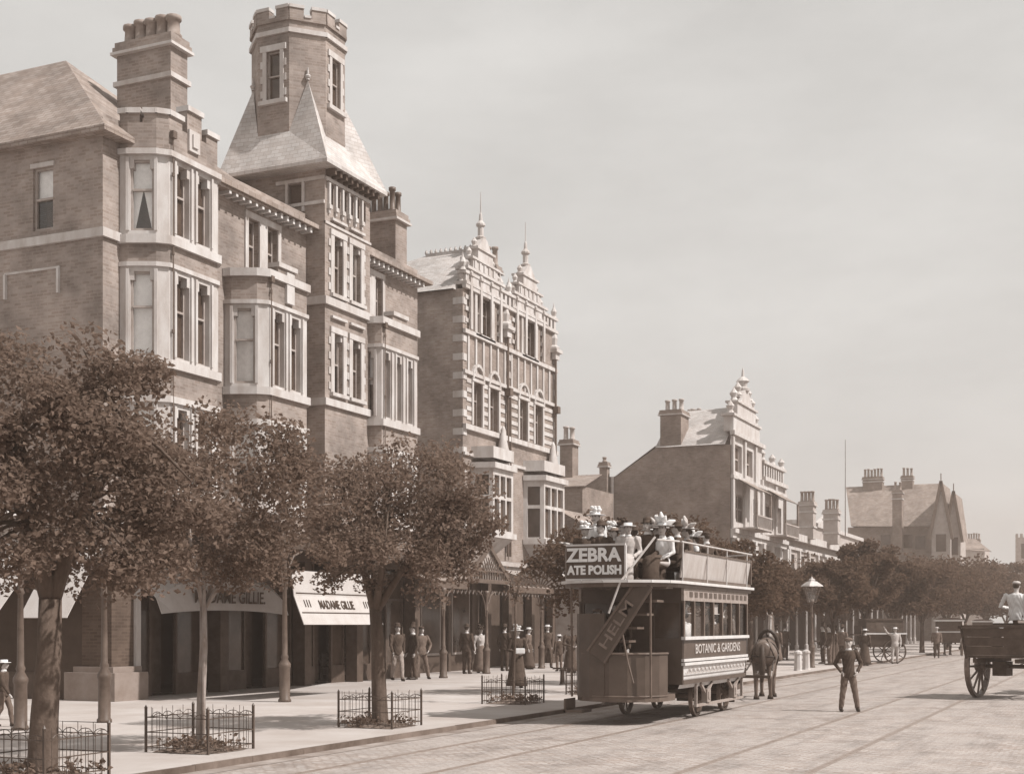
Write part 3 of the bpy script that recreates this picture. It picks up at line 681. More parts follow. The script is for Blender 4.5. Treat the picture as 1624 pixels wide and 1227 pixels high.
def column_mb(h=3.5, thick=1.0, x=0, y=0):
    c = MB(); k = thick
    c.lathe([(0.17 * k, 0), (0.17 * k, 0.05), (0.14 * k, 0.08), (0.14 * k, 0.75), (0.16 * k, 0.78), (0.16 * k, 0.84), (0.08 * k, 0.95), (0.105 * k, 1.0), (0.075 * k, 1.06), (0.07 * k, 1.5), (0.055 * k, h - 0.75), (0.09 * k, h - 0.72), (0.06 * k, h - 0.66), (0.06 * k, h - 0.25), (0.12 * k, h - 0.1), (0.12 * k, h)], (x, y, 0), 12)
    return c
def add_column(parent, x, y, z0=PAV, h=3.4, m='iron_grey', br=True, thick=1.0):
    o = column_mb(h, thick).build('column', m, parent, True); o.location = (x, y, z0)
    if br:
        b = MB()
        for s in (-1, 1): b.tube([(0, s * 0.07, h - 0.9), (0, s * 0.14, h - 0.45), (0, s * 0.35, h - 0.15), (0, s * 0.7, h - 0.02)], 0.025, 6)
        b.build('bracket', m, o)
    return o
for y in (25.5, 29.6): add_column(V, XV, y, thick=0.85)
# awnings
def awning(name, label, pts, m, thick=0.02, drop=None, extra=None):
    """pts: list of (back-top, front-bottom) pairs along the length"""
    a = MB(); n = len(pts)
    for i in range(n - 1):
        k = len(pts[i])
        for j in range(k - 1):
            a.quad(pts[i][j], pts[i][j + 1], pts[i + 1][j + 1], pts[i + 1][j])
    o = a.build(name, m); md = o.modifiers.new('thickness', 'SOLIDIFY'); md.thickness = thick; md.offset = 0
    return tag(o, label, 'awning')
# arched hood awning in the gap left of the second column
P_ = []
for k in range(13):
    t_ = k / 12; y = 25.2 + 5.2 * t_; arch = 1 - abs(2 * t_ - 1) ** 2.2
    zt = 2.75 + 0.52 * (1 - abs(2 * t_ - 1) ** 3); 
    P_.append([Vector((-20.8, y, zt)), Vector((-20.55, y, zt - 0.1)), Vector((-20.3, y, zt - 0.35)), Vector((-20.15, y, 2.05 + 0.1 * arch))])
aw1 = awning('shop_awning', 'arched grey-white hood awning lettered over the dark shopfront beside the corner pier', P_, 'canvas')
text('MADAME GILLIE.', 0.43, (-20.13, 27.85, 2.33), (0, 1, 0), (0.02, 0, 1), 'ink', aw1, bold=0.006, sx=0.93)
y0, y1 = 25.75, 29.3
aw2 = awning('shop_awning', 'flat white canvas blind with small printed lettering, hung near the second tree', [[Vector((-17.0, y, 3.02)), Vector((-16.93, y, 2.45)), Vector((-16.66, y, 1.80))] for y in np.linspace(y0, y1, 5)], 'canvas')
text('MADAME GILLIE', 0.30, (-16.79, (y0 + y1) / 2 - 0.1, 2.17), (0, 1, 0), (-0.27, 0, 0.65), 'ink', aw2, bold=0.004, sx=0.72)
text('111', 0.26, (-16.8, y0 + 0.42, 2.2), (0, 1, 0), (-0.27, 0, 0.65), 'ink', aw2, sx=0.8); text('111', 0.26, (-16.8, y1 - 0.5, 2.2), (0, 1, 0), (-0.27, 0, 0.65), 'ink', aw2, sx=0.8)
ln = MB()
for zz, xx in ((2.5, -16.925), (2.06, -16.755)): ln.box(xx, xx + 0.006, y0 + 0.08, y1 - 0.08, zz, zz + 0.025)
ln.build('printed_line', 'ink', aw2)
awning('side_awning', 'white canvas awning sloping from the hotel side wall at the left edge of the street', [[Vector((x, YS - 0.05, 3.75)), Vector((x, YS - 1.6, 2.05))] for x in np.linspace(-22.55, -29, 5)], 'canvas')
awning('side_awning', 'small white canvas awning tight against the corner pier, hung lower than its neighbour', [[Vector((x, YS - 0.05, 3.6)), Vector((x, YS - 1.2, 1.95))] for x in np.linspace(-20.95, -22.3, 4)], 'canvas')

# ------------------------------------------------------------------ low shop between hotel and gabled building
LS = thing('low_shop', 'low single-storey shop in the gap between the hotel and the gabled building', 'shop')
a = MB(); a.box(-28, -22.6, 39.3, 46.9, PAV, 4.3); a.build('wall', 'interior_shade', LS)
a = MB(); a.box(-28, -22.4, 39.3, 46.9, 4.301, 4.55); a.build('parapet', 'stone_dark', LS)
for y in (39.6, 42.0, 44.4, 46.4): a = MB(); a.box(-22.6, -22.5, y, y + 0.2, PAV, 4.3); a.build('pilaster', 'timber_and_shade', LS)
for y in (40.0, 42.4, 44.8):
    a = MB(); a.box(-22.6, -22.56, y, y + 1.5, 0.7, 3.4); o = a.build('window', 'sash', LS); b = MB(); b.box(-22.56, -22.55, y + 0.08, y + 1.42, 0.78, 3.3); b.build('pane', 'glass_dark', o)

# ------------------------------------------------------------------ twin-gabled building
B = thing('gabled_building', 'tall narrow brick and stone building with twin ornamental gables and spiked finials', 'building')
X3, YA, YB = -23.2, 47.0, 56.4
F3 = Fr((X3, 0), (0, 1), (1, 0)); F3S = Fr((X3, YA), (-1, 0), (0, -1))
L2 = [(47.85, 48.65, 9.6, 11.3), (49.35, 50.2, 9.6, 11.3), (52.3, 53.15, 9.6, 11.3), (53.95, 54.8, 9.6, 11.3)]
G = [(48.15, 49.55, 13.25, 14.75), (52.65, 54.0, 13.25, 14.75)]
w = MB(); wall(w, F3, YA, YB, 4.4, 14.9, L2 + G, 0.28); wb = w.build('wall', 'brick_pale', B)
w = MB(); wall(w, F3S, 0, 10, PAV, 14.75); wall(w, Fr((X3, YB), (-1, 0), (0, 1)), 0, 10, PAV, 14.75); wall(w, Fr((X3 - 10, YA), (0, 1), (-1, 0)), 0, YB - YA, PAV, 14.75); w.build('side_wall', 'brick', B)
s = MB(); pts3 = [(X3, YA), (X3, YB)]
for z, h, d in ((9.35, .2, .14), (11.5, .14, .1), (13.05, .16, .12), (14.78, .14, .14), (8.35, .12, .1)): band(s, pts3, z, z + h, d)
for z in np.arange(4.8, 14.6, 0.72):
    s.box(YA - 0.001, YA + 0.3, 0.0, 0.03, z, z + 0.26, F3); s.box(-0.002, 0.42, 0.002, 0.025, z, z + 0.26, F3S); s.box(YB - 0.3, YB, 0, 0.03, z, z + 0.26, F3)
    s.box(51.0, 51.5, 0, 0.03, z, z + 0.26, F3)
for u in np.arange(47.35, 56.2, 0.68): s.box(u, u + 0.13, 0, 0.06, 11.64, 13.05, F3)
for a_, b_, c_, d_ in L2:
    s.box(a_ - 0.14, a_, 0, 0.07, c_, d_, F3); s.box(b_, b_ + 0.14, 0, 0.07, c_, d_, F3); s.box(a_ - 0.16, b_ + 0.16, 0, 0.1, d_, d_ + 0.12, F3)
    um = (a_ + b_) / 2; rr = (b_ - a_) / 2 + 0.08
    for k in range(8):
        a0, a1 = math.pi * k / 8, math.pi * (k + 1) / 8
        s.bar(F3(um + rr * math.cos(a0), 0.05, d_ + 0.12 + 0.55 * math.sin(a0)), F3(um + rr * math.cos(a1), 0.05, d_ + 0.12 + 0.55 * math.sin(a1)), 0.12)
for a_, b_, c_, d_ in G:
    s.box(a_ - 0.2, a_, 0, 0.08, c_, d_ + 0.1, F3); s.box(b_, b_ + 0.2, 0, 0.08, c_, d_ + 0.1, F3); s.box(a_, b_, 0, 0.06, d_, d_ + 0.1, F3); s.box(a_ - .2, b_ + .2, 0, 0.12, c_ - 0.12, c_, F3)
for (uc, hw) in ((48.85, 1.72), (53.3, 1.78)):         # stepped gables
    def slab(h0, h1, ww, n1=0.1): s.box(uc - ww, uc + ww, -0.35, n1, h0, h1, F3)
    s.box(uc - hw - 0.12, uc + hw + 0.12, -0.4, 0.16, 14.93, 15.05, F3)
    slab(15.051, 15.55, hw * 0.92); s.box(uc - hw - 0.02, uc + hw + 0.02, -0.4, 0.18, 15.551, 15.66, F3)
    slab(15.661, 16.05, hw * 0.66); s.box(uc - hw * 0.75, uc + hw * 0.75, -0.4, 0.16, 16.051, 16.14, F3); slab(16.141, 16.55, hw * 0.4); s.box(uc - hw * 0.48, uc + hw * 0.48, -0.4, 0.16, 16.551, 16.64, F3)
    s.prism([F3(uc - hw * 0.36, -0.3, 16.641), F3(uc + hw * 0.36, -0.3, 16.641), F3(uc + 0.16, -0.3, 17.1), F3(uc - 0.16, -0.3, 17.1)], F3.n * 0.38)
    for sg in (-1, 1):
        for ww, zz in ((0.92, 15.66), (0.62, 16.14), (1.0, 15.05), (.34, 16.64), (.72, 15.66)):
            c_ = F3(uc + sg * hw * ww, -0.12, zz); s.lathe([(0.13, 0), (0.07, 0.1), (0.13, 0.24), (0.05, 0.36), (0.0, 0.42)], c_, 8)
    for sg in (-1, -.36, .36, 1):
        s.box(uc + sg * hw * .8 - .09, uc + sg * hw * .8 + .09, .1, .17, 13.25, 15.5, F3); s.box(uc + sg * hw * .8 - .13, uc + sg * hw * .8 + .13, .1, .22, 15.3, 15.42, F3)
    for k in range(5): s.box(uc - hw * .62 + k * hw * .25, uc - hw * .62 + k * hw * .25 + .16, .1, .15, 15.7, 16.0, F3)
    for sg in (-1, 1):
        for zz in (13.5, 13.95, 14.4): s.box(uc + sg * hw * .86 - .22, uc + sg * hw * .86 + .22, .0, .06, zz, zz + .16, F3)
    c_ = F3(uc, -0.12, 17.1); s.lathe([(0.2, 0), (0.22, 0.08), (0.12, 0.14), (0.12, 0.5), (0.19, 0.55), (0.19, 0.62), (0.08, 0.75), (0.06, 1.0), (0.02, 1.1)], c_, 10); s.tube([(c_.x, c_.y, 18.1), (c_.x, c_.y, 19.0)], [0.03, 0.012], 6)
for k in range(23): u = 47.1 + k * .405; s.box(u, u + .2, -.2, .08, 14.92, 15.35, F3)
s.box(47.0, 56.4, -.25, .13, 15.351, 15.47, F3)
for u in (47.1, 50.55, 51.4, 56.3): s.lathe([(.16, 0), (.09, .12), (.15, .3), (.05, .5), (0, .75)], F3(u, -.05, 15.47), 8)
for uc in (50.95, 56.15):                            # bracketed pier heads and corner finial
    s.box(uc - 0.35, uc + 0.35, 0, 0.3, 13.9, 14.05, F3); s.box(uc - 0.22, uc + 0.22, 0, 0.2, 13.6, 13.9, F3); s.lathe([(0.28, 0), (0.3, 0.1), (0.15, 0.2), (0.2, 0.5), (0.06, 0.9), (0.0, 1.35)], F3(uc, 0.0, 14.05), 8)
for z in np.arange(9.75, 11.2, .36):
    for u0, u1 in ((47.3, 47.7), (48.8, 49.2), (50.36, 50.85), (51.15, 52.15), (53.3, 53.8), (54.95, 56.0)): s.box(u0, u1, .0, .035, z, z + .16, F3)
s.build('stone_dressing', 'stone', B)
pp = MB()
for uc in (50.95, 56.1):
    pp.tube([F3(uc, 0.12, 4.6), F3(uc, 0.12, 13.6)], 0.06, 8); pp.box(uc - 0.15, uc + 0.15, 0.03, 0.3, 11.2, 11.5, F3)
pp.tube([F3(51.25, 0.1, 4.6), F3(51.25, 0.1, 11.2)], 0.05, 8)
pp.build('drainpipe', 'iron_grey', B)
for a_, b_, c_, d_ in L2 + G: window(B, F3, a_, b_, c_, d_, 0.25, rail=0.6, mull=1, frame='sash')
# oriel bays on the first floor
def oriel(y0, c0, c1, y1):
    pts = [(X3, y0), (X3 + 0.85, c0), (X3 + 0.85, c1), (X3, y1)]; st = MB(); lay = []
    for i in range(3):
        fr, L = frseg(pts[i], pts[i + 1]); hs = []
        if i == 1:
            q = (L - 0.36) / 3
            for k in range(3): hs += [(0.12 + k * (q + .06), 0.12 + k * (q + .06) + q - 0.06, 5.5, 6.72), (0.12 + k * (q + .06), 0.12 + k * (q + .06) + q - 0.06, 6.86, 7.65)]
        else: hs += [(L * 0.2, L * 0.8, 5.5, 6.72), (L * 0.2, L * 0.8, 6.86, 7.65)]
        wall(st, fr, 0, L, 5.2, 8.0, hs, 0.14); lay += [(fr, *h) for h in hs]
    band(st, pts, 7.9, 8.12, 0.14); band(st, pts, 5.2, 5.42, 0.12); band(st, pts, 8.3, 8.75, 0.02)
    st.poly([(p[0], p[1], 8.75) for p in pts])
    A = [(p[0], p[1], 5.2) for p in pts]; yc = (y0 + y1) / 2; Bq = [(X3, yc - 0.5, 4.55), (X3 + 0.25, yc - 0.4, 4.55), (X3 + 0.25, yc + 0.4, 4.55), (X3, yc + 0.5, 4.55)]
    for i in range(3): st.quad(Bq[i], Bq[i + 1], A[i + 1], A[i])
    o = st.build('oriel_window', 'stone', B)
    for fr, a_, b_, c_, d_ in lay:
        g_ = MB(); fquad(g_, fr, (a_, -0.12, c_), (b_, -0.12, c_), (b_, -0.12, d_), (a_, -0.12, d_)); g_.build('pane', 'glass_dark', o)
    return o
oriel(47.75, 47.95, 49.85, 50.1); oriel(52.8, 53.05, 55.35, 55.6)
# carved figures above oriels
for uc in (50.2, 55.5):
    f = MB(); c_ = F3(uc, 0.25, 8.6); f.rings([(c_.x, c_.y, 8.3, .2, .3), (c_.x, c_.y, 8.9, .22, .26), (c_.x, c_.y, 9.4, .12, .16), (c_.x, c_.y, 9.7, .1, .1), (c_.x, c_.y, 9.85, .03, .03)], 10); f.build('carved_finial', 'stone', B, True)
rf = MB(); xe = X3 - 0.3
for y0, y1, zr in ((YA - 0.25, 51.1, 16.75), (51.1, YB + 0.2, 16.3)):
    ym = (y0 + y1) / 2
    a_, b_ = (xe, y0, 14.72), (xe, y1, 14.72); c_, d_ = (X3 - 9.8, y1, 14.72), (X3 - 9.8, y0, 14.72); e_, f_ = (xe - 0.1, ym, zr), (X3 - 2.6, ym, zr)
    rf.poly([d_, a_, e_, f_]); rf.poly([b_, c_, f_, e_]); rf.poly([c_, d_, f_]); rf.poly([a_, b_, e_])
    rf.bar(f_, e_, 0.14, 0.12)
    x = f_[0]
    while x < e_[0]: rf.lathe([(0.04, 0), (0.07, 0.09), (0.02, 0.2)], (x, ym, zr + 0.03), 5); x += 0.22
rf.build('roof', 'slate_pale', B)
chimney(B, -25.2, -24.2, 52.2, 52.7, 14.8, 17.0, 3, pot_h=0.9, pot_r=0.13, m='brick')
# ground floor of the gabled building
gf = MB(); gf.box(X3 - 0.3, X3, YA, YB, 3.5, 4.39); gf.box(X3, X3 + 0.12, YA, YB, 4.2, 4.38); gf.build('shop_fascia', 'stone_dark', B)
gf = MB(); gf.quad((X3 - 0.4, YA, PAV), (X3 - 0.4, YB, PAV), (X3 - 0.4, YB, 3.5), (X3 - 0.4, YA, 3.5)); gf.build('shopfront', 'interior_shade', B)
for u in (47.05, 49.3, 51.3, 53.7, 56.05): gf = MB(); gf.box(u, u + 0.3, -0.3, 0, PAV, 3.5, F3); gf.build('shop_pier', 'timber_and_shade', B)

# ------------------------------------------------------------------ ornamental veranda in front of it
V2 = thing('glazed_veranda', 'iron and glass veranda with latticed pediment and round barrel hood', 'veranda')
XV2 = -20.4
f = MB(); ya, yb, zb_, za = 41.7, 45.2, 3.32, 4.55; ym = (ya + yb) / 2
f.bar((XV2, ya, zb_), (XV2, yb, zb_), 0.12, 0.14); f.bar((XV2, ya, zb_), (XV2, ym, za), 0.1, 0.16); f.bar((XV2, yb, zb_), (XV2, ym, za), 0.1, 0.16)
f.bar((XV2, ya + 0.35, zb_ + 0.36), (XV2, yb - 0.35, zb_ + 0.36), 0.06)
for k in range(15):
    y = ya + 0.35 + k * 0.2; h = (1 - abs(y - ym) / (ym - ya)) * (za - zb_) - 0.1
    if h > 0.05: f.bar((XV2, y, zb_ + 0.06), (XV2, y, zb_ + min(h, 0.34)), 0.05)
    if h > 0.45:
        f.bar((XV2, y, zb_ + 0.36), (XV2, min(y + (h - .36) * 0.5, yb - .3), zb_ + h - 0.05 - 0.1), 0.028); f.bar((XV2 + 0.003, y, zb_ + 0.36), (XV2 + 0.003, max(y - (h - .36) * 0.5, ya + .3), zb_ + h - 0.15), 0.028)
pedo = f.build('pediment', 'iron_grey', V2)
p = MB(); p.poly([(XV2 - 0.06, ya + 0.1, zb_), (XV2 - 0.06, yb - 0.1, zb_), (XV2 - 0.06, ym, za - 0.05)]); p.build('panel', 'stone_dark', pedo)
g_ = MB()
g_.quad((XV2, ya - 0.1, zb_ + 0.03), (XV2, ym, za + 0.05), (-22.6, ym, za + 0.05), (-22.6, ya - 0.1, zb_ + 0.03)); g_.quad((XV2, ym, za + 0.05), (XV2, yb + 0.1, zb_ + 0.03), (-22.6, yb + 0.1, zb_ + 0.03), (-22.6, ym, za + 0.05))
g_.quad((XV2, yb + 0.1, 3.2), (XV2, 49.3, 3.2), (-23.1, 49.3, 4.1), (-23.1, yb + 0.1, 4.1)); g_.quad((XV2, 38.3, 3.25), (XV2, ya - .1, 3.25), (-22.5, ya - .1, 3.7), (-22.5, 38.3, 3.7))
g_.build('roof_sheet', 'slate', V2)
f = MB(); f.box(XV2 - 0.05, XV2 + 0.05, yb + 0.1, 54.5, 2.98, 3.2); f.box(XV2 - 0.05, XV2 + 0.05, 38.3, ya - .1, 3.0, 3.25)
for y in np.arange(45.5, 49.4, 0.45): f.bar((XV2, y, 3.23), (-23.1, y, 4.13), 0.04)
for y in np.arange(38.4, 54.4, 0.3): f.tube([(XV2, y, 2.98), (XV2, y + 0.1, 2.84), (XV2, y + 0.2, 2.98)], 0.02, 5)
f.build('cresting', 'iron_grey', V2)
bh = MB(); y0, y1 = 49.4, 54.3; n = 12                # barrel hood
rb, cx_ = 1.15, -21.0
A = [(cx_ + rb * math.cos(math.pi * k / n), 3.15 + 0.95 * math.sin(math.pi * k / n)) for k in range(n + 1)]
for k in range(n): bh.quad((A[k][0], y0, A[k][1]), (A[k][0], y1, A[k][1]), (A[k + 1][0], y1, A[k + 1][1]), (A[k + 1][0], y0, A[k + 1][1]))
bh.build('barrel_hood', 'canvas', V2, True)
bh = MB()
for k in range(n): bh.bar((A[k][0], y0 - 0.03, A[k][1]), (A[k + 1][0], y0 - 0.03, A[k + 1][1]), 0.12)
for k in range(2, n - 1): bh.bar((cx_, y0 - 0.03, 3.15), (A[k][0], y0 - 0.03, A[k][1]), 0.05)
bh.bar((cx_ - rb, y0 - 0.03, 3.15), (cx_ + rb, y0 - 0.03, 3.15), 0.1); bh.build('hood_frame', 'iron_grey', V2)
for (x, y, m) in ((-19.95, 39.0, 'iron_grey'), (-20.35, 43.1, 'iron_grey'), (-20.8, 49.1, 'iron_grey'), (-20.6, 54.2, 'iron_pale')):
    add_column(V2, x, y, PAV, 2.9, m, True, 0.85)

# ------------------------------------------------------------------ gabled terrace with the big blank side wall
T4 = thing('gabled_terrace', 'gabled terrace block with a big blank brick side wall and ornate stone street gable', 'building')
X4, Y4, Y4b = -21.0, 78.0, 92.0
F4 = Fr((X4, 0), (0, 1), (1, 0))
def onP(px, py): x, z = onY(px, Y4, py); return (x, Y4, z)
sw = [(X4, Y4, PAV), (X4, Y4, 12.35), onP(1043, 708), onP(975, 756), onP(880, 752), (onP(880, 752)[0], Y4, PAV)]
a = MB(); a.prism(sw, (0, 0.4, 0)); a.build('side_wall', 'brick_far', T4)
gab = [(78.4, 85.6), (85.6, 92.0)]
W4 = [(79.0, 80.6, 10.9, 12.5), (81.6, 83.2, 10.9, 12.5), (79.2, 81.6, 7.9, 9.6), (83.4, 84.6, 7.9, 9.6), (86.6, 88.6, 7.9, 9.6), (89.6, 91, 7.9, 9.6)]
a = MB(); wall(a, F4, Y4, 85.6, 4.2, 13.0, [h for h in W4 if h[0] < 85.6 - 0.1], 0.3); wall(a, F4, 85.6, 92, 4.2, 11.2, [h for h in W4 if h[0] > 85.6], 0.3); wall(a, Fr((X4, 92), (-1, 0), (0, 1)), 0, 10, PAV, 11)
wall(a, Fr((X4, 85.6), (-1, 0), (0, 1)), 0, 5, 11, 13)
a.build('front_wall', 'stone', T4)
for h in W4: window(T4, F4, *h, 0.28, rail=0.5, mull=1, fw=0.09)
s = MB()
for z0, z1, d in ((10.4, 10.6, .2), (7.2, 7.45, .3), (6.9, 7.2, .15)): band(s, [(X4, Y4), (X4, 92)], z0, z1, d)
band(s, [(X4, Y4), (X4, 85.6)], 12.95, 13.2, 0.25); band(s, [(X4, 85.6), (X4, 92)], 11.0, 11.25, 0.25)
for u in (78.1, 80.85, 83.5, 85.2, 88.9, 91.5): s.box(u, u + 0.35, 0, 0.15, 7.5, 12.9 if u < 85 else 10.99, F4)
uc = 81.4
s.box(78.3, 84.6, -0.5, 0.1, 13.2, 14.1, F4); s.box(78.1, 84.8, -0.6, 0.2, 14.101, 14.25, F4); s.box(79.2, 83.6, -0.5, 0.1, 14.251, 15.0, F4); s.box(79.0, 83.8, -0.6, 0.2, 15.001, 15.12, F4)
s.prism([F4(79.9, -0.5, 15.121), F4(82.9, -0.5, 15.121), F4(81.8, -0.5, 16.0), F4(81.0, -0.5, 16.0)], F4.n * 0.6)
for u, z in ((78.5, 14.25), (84.4, 14.25), (79.3, 15.12), (83.5, 15.12), (80.2, 15.6), (82.6, 15.6)): s.lathe([(0.28, 0), (0.15, 0.2), (0.27, 0.45), (0.08, 0.7), (0.0, 0.85)], F4(u, -0.15, z), 8)
s.lathe([(0.42, 0), (0.45, 0.15), (0.25, 0.25), (0.3, 0.55), (0.42, 0.6), (0.3, 0.75), (0.1, 0.9), (0.06, 1.3), (0, 1.5)], F4(uc, -0.15, 16.0), 10)
for k in range(9): s.box(85.9 + k * 0.66, 86.15 + k * 0.66, -0.2, 0.05, 11.25, 12.1, F4)
s.box(85.7, 91.9, -0.3, 0.15, 12.101, 12.3, F4)
for u in (86.0, 88.8, 91.4): s.lathe([(0.25, 0), (0.15, 0.2), (0.25, 0.45), (0.0, 0.75)], F4(u, -0.1, 12.3), 8)
s.build('stone_dressing', 'stone', T4)
for u0, u1 in ((78.9, 82.6), (86.4, 90.2)):          # tiled balcony hoods
    b = MB(); b.quad(F4(u0, 0.02, 10.55), F4(u1, 0.02, 10.55), F4(u1, 1.4, 9.75), F4(u0, 1.4, 9.75)); b.quad(F4(u0, 0.02, 10.5), F4(u0, 1.4, 9.7), F4(u1, 1.4, 9.7), F4(u1, 0.02, 10.5))
    for u in (u0 + 0.1, u1 - 0.1): b.bar(F4(u, 1.3, 7.4), F4(u, 1.3, 9.75), 0.12); 
    b.build('balcony_hood', 'slate', T4)
    b = MB(); b.box(u0, u1, 0.0, 1.4, 7.45, 7.55, F4)
    for u in np.arange(u0, u1, 0.25): b.bar(F4(u, 1.35, 7.55), F4(u, 1.35, 8.2), 0.05)
    b.bar(F4(u0, 1.35, 8.25), F4(u1, 1.35, 8.25), 0.08); b.build('balcony', 'stone_dark', T4)
for u in np.arange(78.2, 92, 2.2): g_ = MB(); g_.box(u, u + 0.5, 0, 0.35, PAV, 6.9, F4); g_.build('pilaster', 'stone', T4)
g_ = MB(); wall(g_, F4, Y4, 92, PAV, 4.2, [(78.9 + 2.2 * k, 80.2 + 2.2 * k, 0.6, 3.6) for k in range(6)], 0.2); g_.build('ground_storey', 'stone_dark', T4)
for k in range(6):
    u0 = 78.9 + 2.2 * k
    g_ = MB(); fquad(g_, F4, (u0, -0.18, 0.6), (u0 + 1.3, -0.18, 0.6), (u0 + 1.3, -0.18, 3.6), (u0, -0.18, 3.6)); g_.build('shop_pane', 'glass_dark', T4)
    g_ = MB(); g_.box(u0 + 0.1, u0 + 1.0, 0.002, 0.03, 4.8, 6.4, F4); g_.build('window', 'glass_dark', T4)
rf = MB(); zr = onY(1150, 85, 652)[1]; rd = onP(1085, 692)
r0 = (X4 - 0.3, 81.4, 15.1); 
rf.poly([(X4 - 0.3, Y4 - 0.1, 12.4), (X4 - 0.3, 81.4, 15.1), (onP(1040, 705)[0], 81.4, 15.0), (onP(1040, 705)[0], Y4 - 0.1, 12.4)][::-1])
rf.poly([(X4 - 0.3, 85.6, 12.6), (X4 - 0.3, 81.4, 15.1), (onP(1040, 705)[0], 81.4, 15.0), (onP(1040, 705)[0], 85.6, 12.6)])
xa = onP(1040, 705)[0]; xb = onP(975, 757)[0]; za, zb2 = onP(1040, 708)[2], onP(975, 757)[2]
rf.quad((xb, Y4 - 0.05, zb2 + 0.05), (xa, Y4 - 0.05, za + 0.05), (xa, 90, za + 1.2), (xb, 90, zb2 + 1.2)); rf.quad((onP(880, 752)[0], Y4 - 0.05, zb2 + 0.06), (xb, Y4 - 0.05, zb2 + 0.06), (xb, 90, zb2 + 1.2), (onP(880, 752)[0], 90, zb2 + 1.2))
rf.poly([(xa, Y4, za), (xa, 81.4, 15.0), (xa, 85.6, za)])
rf.build('roof', 'slate_pale', T4)
cp = MB(); q = onP(972, 756); cp.tube([(q[0], Y4 - 0.1, 2), (q[0], Y4 - 0.1, q[2])], 0.1, 8); cp.build('drainpipe', 'iron_pale', T4)
x0, z0 = onY(1047, Y4, 706); x1, z1 = onY(1080, Y4, 648); chimney(T4, x0, x1, Y4 + 0.02, Y4 + 1.6, z0 - 0.3, z1, 3, 'brick_far', 0.75, 0.15, (), potm='canvas_grey')
x0, z0 = onY(1088, 84, 690); x1, z1 = onY(1108, 84, 664); chimney(T4, x0, x1, 84, 85, z0 - 1.5, z1, 4, 'brick_far', 0.7, 0.13, (), potm='canvas_grey')
x0, z0 = onY(948, Y4 - .4, 790); x1, z1 = onY(966, Y4 - .4, 732); chimney(T4, x0 + .15, x1 - .1, Y4 - 0.5, Y4 - 0.02, 6, z1, 1, 'brick_far', 0.3, 0.12, ())
# detached rear stack by the gabled building
LC = thing('rear_house', 'plain brick rear house with one tall chimney beyond the twin-gabled building', 'house')
x0, z0 = onY(840, 70, 800); x1, z1 = onY(930, 70, 770); a = MB(); a.box(x0 - 1, -27.2, 70, 75, PAV, z1); a.build('wall', 'brick_far', LC)
a = MB(); xm = (x0 - 1 - 27.2) / 2; a.prism([(x0 - 1.2, 69.8, z1), (-27.0, 69.8, z1), (-27, 72.5, z1 + 0.9), (x0 - 1.2, 72.5, z1 + 0.9)], (0, 0, -0.05)); a.build('roof', 'slate', LC)
x0, zt = onY(888, 72, 697); x1, _z = onY(908, 72, 697); chimney(LC, x0, x1, 72, 72.9, z1 - 0.5, zt, 2, 'brick_far', 0.75, 0.15, (), potm='canvas_grey')
# glass-fronted low shop with roof line just left of the tram top
LG = thing('shop_pavilion', 'low pale shop front with sloping roof behind the back of the tram', 'shop')
a = MB(); a.box(-27, -21.2, 58.5, 68, PAV, 5.6); a.build('wall', 'stone_dark', LG)
a = MB(); a.quad((-20.9, 58.2, 5.5), (-20.9, 68.2, 5.5), (-24, 68.2, 7.2), (-24, 58.2, 7.2)); a.quad((-24, 58.2, 7.2), (-24, 68.2, 7.2), (-27, 68.2, 5.5), (-27, 58.2, 5.5)); a.poly([(-20.9, 58.2, 5.5), (-24, 58.2, 7.2), (-27, 58.2, 5.5)]); a.build('roof', 'slate', LG)
for k in range(4):
    y = 59 + k * 2.3; a = MB(); a.box(-21.2, -21.15, y, y + 1.6, 2.0, 4.8); a.build('window', 'glass_dark', LG)
a = MB(); a.box(-21.2, -21.0, 58.5, 68, 5.0, 5.3); a.box(-21.2, -21.1, 58.5, 68, 1.4, 1.6); a.build('cornice', 'stone', LG)

# ------------------------------------------------------------------ long low classical block
C5 = thing('classical_block', 'long low pale classical building with heavy cornice and attic parapet', 'building')
F5 = Fr((-21, 0), (0, 1), (1, 0)); ya, yb = 92.6, 133
hs = [(ya + 1.2 + 3.3 * k, ya + 2.4 + 3.3 * k, 4.6, 6.7) for k in range(12)] + [(ya + 0.9 + 3.3 * k, ya + 2.7 + 3.3 * k, 0.6, 3.3) for k in range(12)]
a = MB(); wall(a, F5, ya, yb, PAV, 8.0, hs, 0.3); wall(a, Fr((-21, ya), (-1, 0), (0, -1)), 0, 10, 6, 8); wall(a, Fr((-21, yb), (-1, 0), (0, 1)), 0, 10, PAV, 8); a.poly([(-21, ya, 7.99), (-21, yb, 7.99), (-31, yb, 7.99), (-31, ya, 7.99)]); a.build('wall', 'stone_dark', C5)
a = MB(); band(a, [(-21, ya), (-21, yb)], 7.6, 8.1, 0.5); band(a, [(-21, ya), (-21, yb)], 7.0, 7.2, 0.15); band(a, [(-21, ya), (-21, yb)], 3.8, 4.1, 0.3)
for k in range(13): a.box(ya + 0.1 + 3.2 * k, ya + 0.5 + 3.2 * k, 0, 0.2, 4.1, 6.99, F5)
a.build('cornice', 'stone', C5)
a = MB(); a.box(-30, -21.6, 101, 125, 8.0, 9.3); a.build('attic', 'stone_dark', C5)
a = MB(); a.box(-30, -21.4, 100.8, 125.2, 9.301, 9.6); a.prism([(-21.5, 106, 9.6), (-21.5, 114, 9.6), (-21.5, 110, 10.6)], (-0.5, 0, 0)); a.build('attic_cornice', 'stone', C5)
